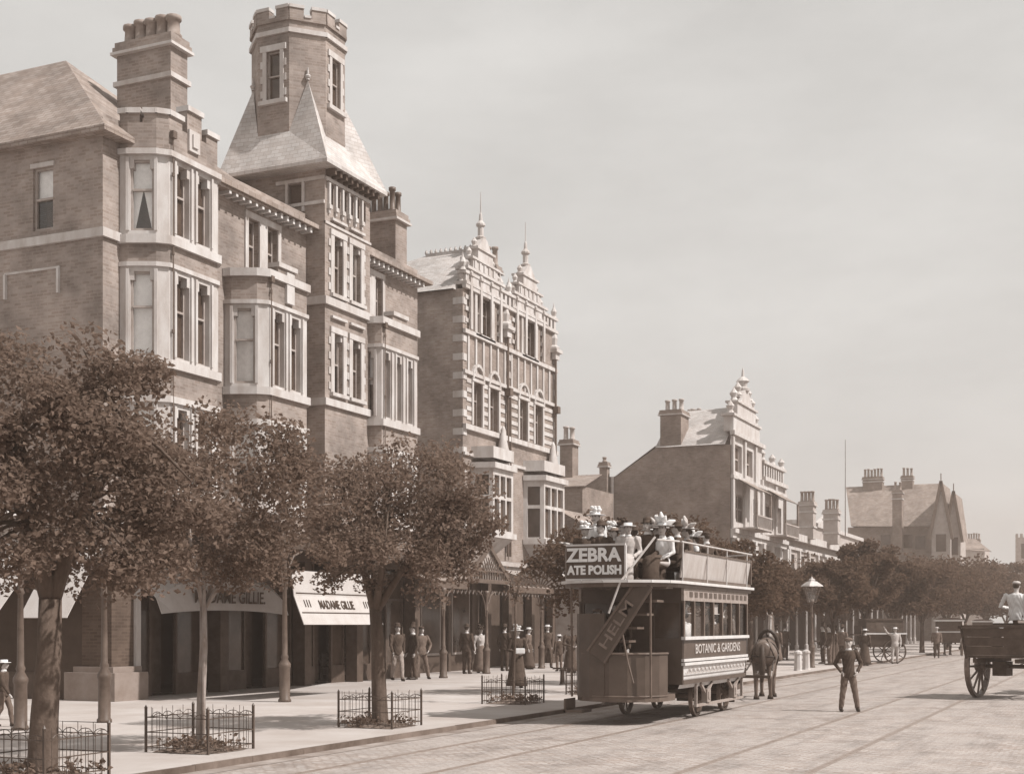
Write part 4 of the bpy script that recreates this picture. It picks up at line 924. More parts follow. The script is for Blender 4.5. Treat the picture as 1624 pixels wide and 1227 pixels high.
for h in hs: 
    g_ = MB(); fquad(g_, F5, (h[0], -0.25, h[2]), (h[1], -0.25, h[2]), (h[1], -0.25, h[3]), (h[0], -0.25, h[3])); g_.build('window', 'glass_dark', C5)
for px0, px1, pyt, Y in ((1267, 1290, 795, 97), (1306, 1329, 808, 104)):
    x0, zt = onY(px0, Y, pyt); x1, _ = onY(px1, Y, pyt); chimney(C5, x0, x1, Y, Y + 1.0, 7.9, zt, 4, 'stone_dark', 0.8, 0.12, (0.3, 0.7), potm='terracotta')
fp = MB(); x, z = onY(1341, 112, 697); fp.tube([(x, 112, 9), (x, 112, z)], [0.04, 0.02], 6); fp.build('flagpole', 'iron_grey', C5)

# ------------------------------------------------------------------ half-timbered gabled house closing the street
D = Y6 = 150.0
T6 = thing('tudor_house', 'large gabled house with long slate roof, bargeboards and three tall chimneys at the far bend', 'house')
def q6(px, py, dy=0): x, z = onY(px, Y6 + dy, py); return (x, Y6 + dy, z)
a = MB(); p0, p1 = q6(1345, 836), q6(1505, 836); a.box(p0[0], p1[0], Y6, Y6 + 12, 0, p0[2]); a.build('wall', 'brick_far', T6)
a = MB(); e0, e1 = q6(1350, 834, -0.4), q6(1500, 834, -0.4); r0, r1 = q6(1342, 772, 5), q6(1494, 766, 5)
a.quad(e0, e1, r1, r0); a.quad(r0, r1, (e1[0], Y6 + 11, e1[2]), (e0[0], Y6 + 11, e0[2])); a.poly([e0, r0, (e0[0], Y6 + 11, e0[2])]); a.build('roof', 'slate', T6)
for pa, pb, pt, ybase, yap, dy in ((1478, 1508, 1493, 850, 764, -3.0), (1500, 1524, 1513, 855, 780, -2.0)):
    a0, a1, ap = q6(pa, ybase, dy), q6(pb, ybase, dy), q6(pt, yap, dy); a = MB(); a.prism([a0, a1, ap], (0, 0.3, 0)); a.prism([(a0[0], a0[1], 0), (a1[0], a1[1], 0), a1, a0], (0, 5, 0))
    a.build('gable', 'stone_dark', T6)
    b = MB(); b.bar((a0[0] - .2, a0[1] - .15, a0[2] - .3), (ap[0], ap[1] - .15, ap[2] + .1), 0.2, 0.3); b.bar((a1[0] + .2, a1[1] - .15, a1[2] - .3), (ap[0], ap[1] - .15, ap[2] + .1), 0.2, 0.3); b.bar((ap[0], ap[1] - .1, ap[2] - 1), (ap[0], ap[1] - .1, ap[2] + 0.9), 0.09)
    b.build('bargeboard', 'lead', T6)
    c = MB(); c.quad((a0[0], a0[1], a0[2]), ap, (ap[0], ap[1] + 8, ap[2]), (a0[0], a0[1] + 8, a0[2])); c.quad(ap, a1, (a1[0], a1[1] + 8, a1[2]), (ap[0], ap[1] + 8, ap[2])); c.build('gable_roof', 'slate', T6)
    w_ = MB(); wm = (a0[0] + a1[0]) / 2; w_.box(wm - 0.5, wm + 0.5, a0[1] - 0.06, a0[1], a0[2] - 1.6, a0[2] + 0.2); w_.build('window', 'glass_dark', T6)
for k, (px, py) in enumerate(((1405, 858), (1440, 858), (1460, 860))):
    p = q6(px, py); a = MB(); a.box(p[0] - .5, p[0] + .5, Y6 - 0.1, Y6 - 0.02, p[2] - .7, p[2] + .7); a.build('window', 'glass_dark', T6)
for px0, px1, pyt, pyb, dy, n in ((1370, 1401, 757, 800, 5, 6), (1431, 1449, 755, 795, 5, 3), (1417, 1432, 778, 860, -2.5, 2)):
    x0, zt = onY(px0, Y6 + dy, pyt); x1, zb_ = onY(px1, Y6 + dy, pyb); chimney(T6, x0, x1, Y6 + dy - 0.6, Y6 + dy + 0.6, zb_ - 1, zt, n, 'brick_far', 0.9, 0.14, (0.85,), potm='terracotta')
# hazy last house and church tower
L7 = thing('distant_house', 'hazy distant house with chimney rows to the right of the gabled house', 'house')
Y7 = 210; x0, z0 = onY(1520, Y7, 870); x1, z1 = onY(1562, Y7, 850)
a = MB(); a.box(x0, x1, Y7, Y7 + 8, 0, z0); a.build('wall', 'stone_dark', L7); a = MB(); a.prism([(x0 - .3, Y7 - .3, z0), (x1 + 1, Y7 - .3, z0 - .5), (x1 - 1.5, Y7 + 3, z1 - .2), (x0 + .5, Y7 + 3, z1)], (0, 0, -0.05)); a.build('roof', 'slate', L7)
chimney(L7, x0 + .3, x1 - .9, Y7 + 3, Y7 + 3.8, z0 - 1, onY(1540, Y7, 853)[1], 7, 'brick_far', 0.9, 0.14, ())
L8 = thing('distant_tower', 'hazy square church tower at the far right end of the street', 'tower')
Y8 = 235; x0, z0 = onY(1611, Y8, 846); x1, _ = onY(1640, Y8, 846); a = MB(); a.box(x0, x1, Y8, Y8 + 4, 0, z0 - 0.6)
for k in range(4): a.box(x0 + k * (x1 - x0) / 4, x0 + (k + .6) * (x1 - x0) / 4, Y8, Y8 + 0.4, z0 - .599, z0)
a.build('wall', 'stone_dark', L8)
a = MB(); a.box((x0 + x1) / 2 - .5, (x0 + x1) / 2 + .5, Y8 - .05, Y8, z0 - 4, z0 - 1.6); a.build('belfry_opening', 'glass_dark', L8)

# ------------------------------------------------------------------ long veranda with white posts down the far pavement
V3 = thing('far_veranda', 'long dark veranda on white posts along the far shops, under the trees', 'veranda')
a = MB(); a.box(-21.4, -17.4, 76.5, 131, 3.35, 3.5); a.box(-17.5, -17.38, 76.4, 131.1, 3.15, 3.62); a.build('veranda_roof', 'lead', V3)
a = MB(); a.box(-20.75, -20.7, 78, 131, PAV, 3.34); a.build('shade_sheet', 'interior_shade', V3)  # dark sheet added in place of shade under the far veranda
for y in np.arange(77, 131, 2.6): a = MB(); a.lathe([(.13, 0), (.12, .5), (.07, .55), (.06, 2.7), (.12, 2.9), (.12, 3.03)], (-17.45, y, PAV), 8); a.build('post', 'iron_pale', V3)
# ------------------------------------------------------------------ people
def hand(mb, w, d, side, up, H):
    """palm and five curled fingers at wrist w pointing along d; side = thumb side"""
    d = Vector(d).normalized(); s = Vector(side); s = (s - d * s.dot(d)).normalized(); n = d.cross(s)
    k = H / 1.7; w = Vector(w)
    rot = Matrix((s, n, d)).transposed()
    mb.ell(w + d * 0.045 * k, (0.038 * k, 0.017 * k, 0.055 * k), 10, 7, rot)
    for i, L in enumerate((0.066, 0.076, 0.07, 0.056)):
        b = w + d * 0.085 * k + s * (0.028 - 0.019 * i) * k
        m1 = b + (d * 0.8 + n * 0.5).normalized() * L * 0.55 * k; e = m1 + (d * 0.35 + n * 0.9).normalized() * L * 0.5 * k
        mb.capsule([b - d * 0.02 * k, m1, e], [0.0088 * k, 0.0082 * k, 0.0075 * k], 7)
    b = w + d * 0.03 * k + s * 0.03 * k
    mb.capsule([b, b + (d * 0.6 + s * 0.7 + n * 0.3).normalized() * 0.035 * k, b + (d * 0.9 + s * 0.5 + n * 0.5).normalized() * 0.06 * k], [0.0105 * k, 0.0095 * k, 0.008 * k], 7)
POSES = {
 'stand': dict(a=[((.115, 0, .80), (.15, -.01, .63), (.145, .05, .48)), ((-.115, 0, .80), (-.15, -.01, .63), (-.145, .05, .48))], l=[((.052, 0, .51), (.06, .012, .28), (.062, -.005, .045)), ((-.052, 0, .51), (-.06, .012, .28), (-.062, -.005, .045))]),
 'pockets': dict(a=[((.115, 0, .80), (.205, -.03, .645), (.125, .065, .535)), ((-.115, 0, .80), (-.205, -.03, .645), (-.125, .065, .535))], l=[((.05, 0, .51), (.088, .015, .28), (.118, .0, .045)), ((-.05, 0, .51), (-.098, .015, .28), (-.145, .0, .045))]),
 'walk': dict(a=[((.115, 0, .80), (.14, .05, .63), (.13, .13, .50)), ((-.115, 0, .80), (-.14, -.06, .63), (-.14, -.06, .48))], l=[((.052, 0, .51), (.055, -.02, .28), (.055, -.13, .06)), ((-.052, 0, .51), (-.055, .08, .29), (-.055, .11, .045))]),
 'carry': dict(a=[((.115, 0, .80), (.15, .0, .63), (.06, .14, .60)), ((-.115, 0, .80), (-.15, .0, .63), (-.05, .14, .58))], l=[((.052, 0, .51), (.06, .012, .28), (.062, -.005, .045)), ((-.052, 0, .51), (-.06, .012, .28), (-.062, -.005, .045))]),
 'raise': dict(a=[((.115, 0, .80), (.22, .06, .84), (.30, .10, .97)), ((-.115, 0, .80), (-.15, .0, .63), (-.14, .06, .5))], l=[((.052, 0, .51), (.07, .03, .28), (.085, .05, .045)), ((-.052, 0, .51), (-.06, .0, .28), (-.07, -.06, .045))]),
 'sit': dict(a=[((.115, 0, .80), (.15, .0, .64), (.09, .15, .57)), ((-.115, 0, .80), (-.15, .0, .64), (-.09, .15, .57))], l=[((.052, 0, .51), (.065, .25, .52), (.062, .26, .29)), ((-.052, 0, .51), (-.065, .25, .52), (-.062, .26, .29))]),
 'sitlean': dict(a=[((.115, 0, .80), (.21, .02, .66), (.2, .16, .64)), ((-.115, 0, .80), (-.21, .02, .66), (-.16, .18, .64))], l=[((.052, 0, .51), (.065, .25, .52), (.062, .28, .29)), ((-.052, 0, .51), (-.065, .25, .52), (-.062, .28, .29))]),
 'drive': dict(a=[((.125, 0, .80), (.20, .02, .65), (.08, .2, .6)), ((-.125, 0, .80), (-.20, .02, .65), (-.08, .2, .6))], l=[((.052, 0, .51), (.08, .25, .52), (.08, .3, .29)), ((-.052, 0, .51), (-.08, .25, .52), (-.08, .3, .29))]),
}
def person(label, loc, rz, H=1.7, pose='stand', top='suit_dark', bottom='suit_dark', kind='man', hat='bowler', hatm='suit_black', hairm='hair', vox=0.013, group=None, parcel=False, turn=0.0, collar=True, width=1.0):
    P = POSES[pose]; sit = pose.startswith('sit') or pose == 'drive'; fem = kind == 'woman'
    dz = -0.45 * H if sit else 0.0
    V_ = lambda p: Vector((p[0] * H * width, p[1] * H, p[2] * H + dz))
    t = thing('person', label, 'person', loc, rz, group)
    body = MB()
    tors = [(.48, .075, .055), (.54, .086, .063), (.62, .062 if fem else .076, .05), (.71, .086 if fem else .095, .068 if fem else .06), (.77, .096 if fem else .106, .056), (.815, .075, .045), (.84, .035, .035)]
    body.rings([(0, 0, z * H + dz, a * H * width, b * H) for z, a, b in tors], 16)
    body.capsule([V_((0, 0, .81)), V_((0, .008, .89))], [.034 * H, .031 * H], 10)
    hc = V_((0, .012, .932)); rt = Matrix.Rotation(turn, 3, 'Z')
    hp_ = lambda x, y, z: hc + rt @ Vector((x * H, y * H, z * H))
    body.ell(hc, (.0455 * H, .056 * H, .067 * H), 14, 10, rt); body.ell(hp_(0, .02, -.035), (.033 * H, .036 * H, .034 * H), 10, 8, rt)
    body.ell(hp_(0, .058, -.008), (.009 * H, .013 * H, .017 * H), 8, 6, rt); body.ell(hp_(0, .052, -.034), (.015 * H, .006 * H, .006 * H), 8, 6, rt)
    for s in (-1, 1):
        body.ell(hp_(s * .046, -.002, -.006), (.006 * H, .012 * H, .018 * H), 8, 6, rt); body.ell(hp_(s * .019, .05, .008), (.009 * H, .007 * H, .007 * H), 8, 6, rt)
    for i, (s, e, w) in enumerate(P['a']):
        s, e, w = V_(s), V_(e), V_(w); body.capsule([s, e, w], [.028 * H, .023 * H, .016 * H], 10)
        sg = 1 if i == 0 else -1
        hand(body, w, (w - e), (-sg * 0.4, 1, 0.15) if abs((w - e).normalized().y) < 0.8 else (-sg, 0, 0.3), None, H)
    for h, k, a in P['l']:
        h, k, a = V_(h), V_(k), V_(a); body.capsule([h, k, a], [.048 * H, .034 * H, .022 * H], 10)
        f = Vector((0, 1, 0)); body.capsule([a + Vector((0, -.012 * H, -.02 * H)), a + f * .05 * H + Vector((0, 0, -.026 * H)), a + f * .095 * H + Vector((0, 0, -.03 * H))], [.02 * H, .021 * H, .014 * H], 8)
    me = remesh(body, vox, 'body'); me.materials.append(M['skin']); link('body', me, t)
    fc = MB()
    for s in (-1, 1): fc.ell(hp_(s * .019, .0545, .009), (.006 * H, .004 * H, .0035 * H), 8, 6, rt); fc.bar(hp_(s * .008, .056, .021), hp_(s * .03, .05, .021), .005 * H)
    fc.bar(hp_(-.014, .0565, -.034), hp_(.014, .0565, -.034), .004 * H); fc.build('face_features', 'hair', t)
    # jacket or bodice
    j = MB(); zt0 = .50 if fem else .455
    jr = [(zt0, .098, .072)] + [(z, a + .013, b + .014) for z, a, b in tors[1:-1] if z > zt0 + .03] + [(.832, .045, .043)]
    j.rings([(0, 0, z * H + dz, a * H * width, b * H) for z, a, b in jr], 16)
    for s, e, w in P['a']:
        s, e, w = V_(s), V_(e), V_(w); r0 = .048 if fem else .037
        j.capsule([s, e, e + (w - e) * .9], [r0 * H, .031 * H, .0255 * H], 10)
    me = remesh(j, vox * 1.25, 'jacket', 2, .004 * H); me.materials.append(M[top]); link('blouse' if fem else 'jacket', me, t)
    if collar:
        c = MB(); c.rings([(0, .004 * H, z * H + dz, r * H, r * H) for z, r in ((.828, .044), (.856, .04), (.857, .034))], 12); c.build('collar', 'cloth_white', t, True)
    if fem or bottom == 'skirt':
        k = MB(); bm_ = bottom if bottom != 'skirt' else top
        if sit:
            k.capsule([V_((0, 0, .53)), V_((0, .24, .53)), V_((0, .27, .30))], [.095 * H, .10 * H, .11 * H], 14)
        else:
            rs = [(.635, .066, .056), (.58, .088, .075), (.5, .105, .095), (.3, .135, .13), (.12, .165, .165), (.03, .18, .185)]
            n = 20; vs = []
            k.rings([(0, -.01 * H * (i > 2), z * H + dz, a * H, b * H) for i, (z, a, b) in enumerate(rs)], n)
            for i in range(len(k.v)):
                x, y, z = k.v[i]; f = 1 + 0.05 * math.sin(6 * math.atan2(y, x) + i) * max(0, (.55 - (z - dz) / H)); k.v[i] = (x * f, y * f, z)
        k.build('skirt', bm_, t, True)
    else:
        k = MB(); k.rings([(0, 0, z * H + dz, a * H * width, b * H) for z, a, b in ((.47, .08, .06), (.52, .094, .07), (.58, .09, .066))], 14)
        for h, kn, a in P['l']:
            h, kn, a = V_(h), V_(kn), V_(a); k.capsule([h, kn, kn + (a - kn) * 0.93], [.056 * H, .043 * H, .034 * H], 10)
        me = remesh(k, vox * 1.25, 'trousers', 2, .004 * H); me.materials.append(M[bottom]); link('trousers', me, t)
    for h, kn, a in P['l']:
        a = V_(a); s = MB(); s.capsule([a + Vector((0, -.014 * H, -.022 * H)), a + Vector((0, .05 * H, -.024 * H)), a + Vector((0, .10 * H, -.03 * H))], [.024 * H, .025 * H, .017 * H], 8); s.capsule([a + Vector((0, -.008 * H, -.012 * H)), a + Vector((0, -.004 * H, .05 * H))], [.027 * H, .028 * H], 8)
        s.build('shoe', 'leather', t, True)
    hr = MB(); hr.ell(hp_(0, -.012, .012), (.0495 * H, .052 * H, .062 * H), 12, 8, rt)
    if fem: hr.ell(hp_(0, -.055, .005), (.03 * H, .028 * H, .03 * H), 10, 7, rt)
    hr.build('hair', hairm, t, True)
    if hat:
        a = MB(); c = hp_(0, -.004, .03); k = H
        if hat == 'bowler': a.lathe([(.078 * k, 0), (.08 * k, .006 * k), (.052 * k, .008 * k), (.052 * k, .04 * k), (.042 * k, .06 * k), (.02 * k, .072 * k), (0, .074 * k)], c, 14)
        elif hat == 'cap': a.ell(c + Vector((0, 0, .012 * k)), (.058 * k, .062 * k, .03 * k), 14, 8); a.ell(c + rt @ Vector((0, .055 * k, .004 * k)), (.036 * k, .034 * k, .006 * k), 10, 6)
        elif hat == 'boater': a.lathe([(.10 * k, 0), (.10 * k, .006 * k), (.055 * k, .007 * k), (.054 * k, .045 * k), (0, .046 * k)], c, 16)
        elif hat == 'top': a.lathe([(.075 * k, 0), (.076 * k, .005 * k), (.05 * k, .008 * k), (.049 * k, .085 * k), (.053 * k, .1 * k), (0, .1 * k)], c, 14)
        elif hat == 'flower':
            a.lathe([(.11 * k, -.006 * k), (.115 * k, 0), (.055 * k, .01 * k), (.05 * k, .045 * k), (0, .05 * k)], c, 14)
            for q in range(9):
                an = q * 2.4; a.ell(c + Vector((.05 * k * math.cos(an), .05 * k * math.sin(an), (.03 + .03 * (q % 3)) * k)), (.025 * k, .025 * k, .022 * k), 7, 5)
        elif hat == 'ribbon':
            a.lathe([(.15 * k, .012 * k), (.155 * k, .016 * k), (.06 * k, .008 * k), (.055 * k, .05 * k), (0, .055 * k)], c, 14)
            for an, el, L in ((0.5, .9, .15), (2.6, .8, .14), (1.6, 1.35, .16), (-.6, .25, .17), (3.7, .3, .17)):
                dv = Vector((math.cos(an) * math.cos(el), math.sin(an) * math.cos(el), math.sin(el))); a.tube([c + Vector((0, 0, .03 * k)), c + Vector((0, 0, .03 * k)) + dv * L * .6 * k, c + Vector((0, 0, .03 * k)) + dv * L * k], [.012 * k, .036 * k, .01 * k], 7)
        a.build('hat', hatm, t, True)
    if parcel:
        a = MB(); p = (V_(P['a'][0][2]) + V_(P['a'][1][2])) / 2 + Vector((0, .05 * H, .02 * H)); a.box(p.x - .13, p.x + .13, p.y - .05, p.y + .07, p.z - .06, p.z + .09)
        pb = a.build('parcel', 'cloth_white', None); pb.location = loc; pb.rotation_euler = (0, 0, rz); md = pb.modifiers.new('edge', 'BEVEL'); md.width = 0.02; md.segments = 2
        tag(pb, 'white paper parcel carried in front by the woman in the long dark dress', 'parcel')
    return t
def facecam(p, extra=0.0):
    """yaw that turns local +Y toward the camera"""
    return math.atan2(p[0], -p[1]) + extra      # +Y rotated by rz is (-sin, cos)
def at(px, py, z=PAV): return onZ(px, py, z)

# ------------------------------------------------------------------ horses
def horse(label, loc, rz, m='coat_bay', h=1.0, head_down=0.0, group=None, harness=True, mane='hair', step=0.0):
    t = thing('horse', label, 'horse', loc, rz, group); t.scale = (h, h, h)
    b = MB()
    rs = [(-1.02, 1.16, .10, .14), (-.98, 1.18, .19, .22), (-.82, 1.17, .27, .30), (-.55, 1.13, .285, .315), (-.2, 1.06, .29, .33), (.15, 1.04, .285, .34), (.42, 1.1, .255, .345), (.62, 1.14, .21, .29), (.76, 1.14, .13, .18)]
    n = 18; vs = []; fs = []
    for (y, zc, rx, rz_) in rs:
        for k in range(n): a = 2 * math.pi * k / n; vs.append((rx * math.sin(a), y, zc + rz_ * math.cos(a)))
    for i in range(len(rs) - 1):
        for k in range(n): fs.append((i * n + k, i * n + (k + 1) % n, (i + 1) * n + (k + 1) % n, (i + 1) * n + k))
    fs.append(tuple(range(n))[::-1]); fs.append(tuple((len(rs) - 1) * n + k for k in range(n))); b.add(vs, fs)
    hd = head_down
    poll = Vector((0, 1.12 + .2 * hd, 1.98 - .55 * hd)); muz = Vector((0, 1.5 + .1 * hd, 1.55 - .62 * hd))
    b.tube([(0, .45, 1.2), (0, .72, 1.42 - .05 * hd), (0, .95 + .05 * hd, 1.72 - .28 * hd), poll], [.27, .21, .155, .105], 14, True, .75)
    b.capsule([poll, poll.lerp(muz, .45), muz], [.105, .088, .058], 12); b.ell(poll.lerp(muz, .3) + Vector((0, -.04, -.07)), (.075, .12, .11), 10, 8)
    b.ell(muz + Vector((0, .02, -.015)), (.058, .06, .055), 10, 8)
    for s in (-1, 1):
        b.tube([poll + Vector((s * .05, -.02, .05)), poll + Vector((s * .065, -.02, .13)), poll + Vector((s * .062, -.0, .2))], [.028, .03, .006], 7)
        st = step * s
        b.capsule([(s * .16, -.72, 1.1), (s * .17, -.60 + .1 * st, .86), (s * .165, -.88 + .12 * st, .53), (s * .165, -.82 + .2 * st, .16), (s * .165, -.77 + .22 * st, .07)], [.19, .125, .066, .045, .055], 10)
        b.capsule([(s * .15, .52, 1.1), (s * .155, .47 - .05 * st, .85), (s * .155, .53 - .12 * st, .48), (s * .155, .52 - .2 * st, .15), (s * .155, .57 - .2 * st, .07)], [.15, .1, .06, .043, .055], 10)
    me = remesh(b, 0.022, 'body', 3); me.materials.append(M[m]); link('body', me, t)
    for s in (-1, 1):
        st = step * s
        for y in (-.75 + .22 * st, .59 - .2 * st):
            q = MB(); q.lathe([(.078, 0), (.06, .09), (.03, .1)], (s * .16, y, 0), 10); q.build('hoof', 'leather', t, True)
    q = MB(); q.tube([(0, -1.02, 1.32), (0, -1.13, 1.22), (0, -1.15, .9), (0, -1.1, .55), (0, -1.09, .42)], [.04, .06, .085, .06, .02], 8); q.build('tail', mane, t, True)
    q = MB(); q.tube([poll + Vector((0, .03, .09)), poll + Vector((0, -.1, .04)), (0, .82, 1.76 - .25 * hd), (0, .62, 1.55), (0, .5, 1.42)], [.035, .055, .06, .05, .02], 8, True, .5); q.build('mane', mane, t, True)
    if harness:
        q = MB()
        n = 18
        def loop(y, zc, rx, rz_, tilt, r):
            pts = [Vector((rx * math.sin(2 * math.pi * k / n), y + tilt * math.cos(2 * math.pi * k / n), zc + rz_ * math.cos(2 * math.pi * k / n))) for k in range(n + 1)]
            q.tube(pts, r, 6, False)
        loop(.66, 1.3, .24, .38, -.12, .05); loop(.2, 1.04, .3, .36, 0, .022)
        for s in (-1, 1):
            q.tube([(s * .26, .62, 1.12), (s * .31, .1, 1.08), (s * .3, -.6, 1.02), (s * .26, -1.1, .92), (s * .3, -1.9, .75)], .02, 6)
            q.tube([(s * .02, .4, 1.46), (s * .03, -.3, 1.42), (s * .1, -.85, 1.46), (s * .22, -1.0, 1.2), (s * .3, -.9, .98)], .016, 6)
        loop(-.95, 1.05, .27, .001, -.1, .02)
        q.build('harness', 'leather', t, True)
        q = MB(); a = poll.lerp(muz, .15); c = poll.lerp(muz, .72)
        for p_, r_ in ((a, .115), (c, .08)):
            d = (muz - poll).normalized(); y_ = Vector((1, 0, 0)); z_ = d.cross(y_)
            q.tube([p_ + y_ * r_ * math.cos(k * math.pi / 6) + z_ * r_ * math.sin(k * math.pi / 6) for k in range(13)], .011, 5, False)
        for s in (-1, 1): q.bar(a + Vector((s * .11, 0, 0)), c + Vector((s * .075, 0, 0)), .018)
        q.build('bridle', 'leather', t, True)
    return t

# ------------------------------------------------------------------ wheels
def wheel(parent, c, rad, w=0.06, spokes=12, m='tram_mid', hub=0.1, rz=0.0, dish=0.0, name='wheel'):
    """spoked wheel, axle along local x"""
    o = bpy.data.objects.new(name, None)
    q = MB(); n = 28
    for k in range(n):
        a0, a1 = 2 * math.pi * k / n, 2 * math.pi * (k + 1) / n
        P = lambda r, x, a: (x, r * math.cos(a), r * math.sin(a))
        r0, r1 = rad - max(.05, rad * .1), rad - 0.012
        q.quad(P(r1, -w / 2, a0), P(r1, w / 2, a0), P(r1, w / 2, a1), P(r1, -w / 2, a1)); q.quad(P(r0, -w / 2, a0), P(r0, -w / 2, a1), P(r0, w / 2, a1), P(r0, w / 2, a0))
        q.quad(P(r0, -w / 2, a0), P(r1, -w / 2, a0), P(r1, -w / 2, a1), P(r0, -w / 2, a1)); q.quad(P(r0, w / 2, a0), P(r0, w / 2, a1), P(r1, w / 2, a1), P(r1, w / 2, a0))
    for k in range(spokes):
        a = 2 * math.pi * k / spokes; q.tube([(dish, hub * .7 * math.cos(a), hub * .7 * math.sin(a)), (0, (rad - .05) * math.cos(a), (rad - .05) * math.sin(a))], [rad * .045, rad * .032], 6)
    q.tube([(dish - .14, 0, 0), (dish - .1, 0, 0), (dish + .1, 0, 0), (dish + .14, 0, 0)], [hub * .6, hub, hub, hub * .6], 12)
    o = q.build(name, m, parent)
    ty = MB()
    for k in range(n):
        a0, a1 = 2 * math.pi * k / n, 2 * math.pi * (k + 1) / n; r0, r1 = rad - 0.0119, rad; ww = w / 2 + .004
        ty.quad(P(r1, -ww, a0), P(r1, ww, a0), P(r1, ww, a1), P(r1, -ww, a1)); ty.quad(P(r0, -ww, a0), P(r1, -ww, a0), P(r1, -ww, a1), P(r0, -ww, a1)); ty.quad(P(r0, ww, a0), P(r0, ww, a1), P(r1, ww, a1), P(r1, ww, a0))
    ty.build('tyre', 'steel', o)
    o.location = c; o.rotation_euler = (0, 0, rz)
    return o

# ------------------------------------------------------------------ horse tram
T = thing('horse_tram', 'double-deck horse tram with curved rear stair, white side boards and lettered panels', 'tram', (-8.35, 26.3, 0))
T.location = (0, 0, 0)
XL, XR, YR, YF = -9.35, -7.35, 24.0, 28.55
def tb(name, m, fn, par=None, smooth=False):
    q = MB(); fn(q); return q.build(name, m, par or T, smooth)
# saloon: curved rocker panel, waist, letterboard
prof = [(0.62, -0.10), (0.8, -0.03), (1.05, 0.0)]
q = MB()
for i in range(len(prof) - 1):
    (z0, o0), (z1, o1) = prof[i], prof[i + 1]
    q.quad((XR + o0, YR, z0), (XR + o0, YF, z0), (XR + o1, YF, z1), (XR + o1, YR, z1)); q.quad((XL - o0, YR, z0), (XL - o1, YR, z1), (XL - o1, YF, z1), (XL - o0, YF, z0))
rock = q.build('rocker_panel', 'tram_pale', T)
q = MB(); q.box(XR - .02, XR + .05, YR - .04, YF + .04, 1.05, 1.1); q.box(XR - .02, XR + .035, YR - .04, YF + .04, 1.12, 1.17); q.box(XR - .02, XR + .06, YR - .05, YF + .05, 1.52, 1.58); q.box(XL - .05, XL + .02, YR - .04, YF + .04, 1.05, 1.17); q.box(XL - .06, XL + .02, YR - .05, YF + .05, 1.52, 1.58)
q.build('moulding', 'tram_pale', T)
q = MB(); q.box(XL, XR, YR, YF, 0.70, 0.78); q.quad((XR, YR, 1.05), (XR, YF, 1.05), (XR, YF, 1.56), (XR, YR, 1.56)); q.quad((XL, YR, 1.05), (XL, YR, 1.56), (XL, YF, 1.56), (XL, YF, 1.05))
DO = (-8.75, -7.95)
for y, nm in ((YR, 0), (YF, 1)):
    for x0, x1 in ((XL, DO[0]), (DO[1], XR)): q.box(x0, x1, y - .03, y + .03, .7, 1.55)
    q.box(XL, XR, y - .03, y + .03, 2.2, 2.55); q.box(DO[0] - .06, DO[0], y - .035, y + .035, .7, 2.2); q.box(DO[1], DO[1] + .06, y - .035, y + .035, .7, 2.2); q.box(XL, XL + .07, y - .035, y + .035, 1.55, 2.2); q.box(XR - .07, XR, y - .035, y + .035, 1.55, 2.2)
body = q.build('saloon', 'tram_dark', T)
q = MB(); q.quad((XR + .004, YR + .02, 1.18), (XR + .004, YF - .02, 1.18), (XR + .004, YF - .02, 1.51), (XR + .004, YR + .02, 1.51)); nb = q.build('name_board', 'tram_dark', T)
text('BOTANIC & GARDENS', 0.25, (XR + .012, (YR + YF) / 2 + .1, 1.26), (0, 1, 0), (0, 0, 1), 'cloth_pale', nb, bold=.002, sx=1.3)
text('HORNIMAN  TEA', 0.30, (XR - 0.005, (YR + YF) / 2, 0.83), (0, 1, 0), (.06, 0, 1), 'canvas_grey', rock, sx=1.25, ext=0.004) if False else None
q = MB()
for z in (0.74, 0.9): q.bar((XR - .07 + (z - .62) * .27 + .012, YR + .1, z), (XR - .07 + (z - .62) * .27 + .012, YF - .1, z), .012)
for k in range(16):
    y = YR + .3 + k * .26; q.bar((XR + .0, y, .9), (XR + .003, y + .1, 1.0), .014); q.bar((XR + .003, y + .1, 1.0), (XR + .0, y + .18, .92), .014)
q.build('painted_scrollwork', 'canvas_grey', rock)
# side windows
nw = 7; pw = (YF - YR) / nw
for x, s in ((XR, 1), (XL, -1)):
    q = MB()
    for k in range(nw + 1): y = YR + k * pw; q.box(x - .03, x + .03, y - .035, y + .035, 1.58, 2.24)
    q.build('window_pillar', 'tram_mid', T)
    for k in range(nw):
        y0, y1 = YR + k * pw + .04, YR + (k + 1) * pw - .04
        p = MB(); p.quad((x - s * .01, y0, 1.58), (x - s * .01, y1, 1.58), (x - s * .01, y1, 2.22), (x - s * .01, y0, 2.22)); po = p.build('window_pane', 'glass_clear', T)
        if s > 0 and k in (2, 3, 5):
            p = MB(); yy = (y0, y0 + .22) if k != 3 else (y0 + .05, y1 - .05); zz = (1.62, 2.2) if k == 2 else ((2.0, 2.2) if k == 3 else (1.75, 2.2)); p.quad((x - .05, yy[0], zz[0]), (x - .05, yy[1], zz[0]), (x - .05, yy[1], zz[1]), (x - .05, yy[0], zz[1])); p.build('curtain', 'cloth_pale', po)
q = MB(); q.box(XR - .02, XR + .03, YR - .05, YF + .05, 2.24, 2.47); lb = q.build('letterboard', 'tram_board', T)
q = MB(); q.box(XL - .03, XL + .02, YR - .05, YF + .05, 2.24, 2.47); q.build('letterboard', 'tram_board', T)
q = MB()
for k in range(13): q.box(XR + .031, XR + .036, YR + .3 + k * .33, YR + .3 + k * .33 + .2, 2.31, 2.41)
q.build('painted_mark', 'tram_dark', lb)
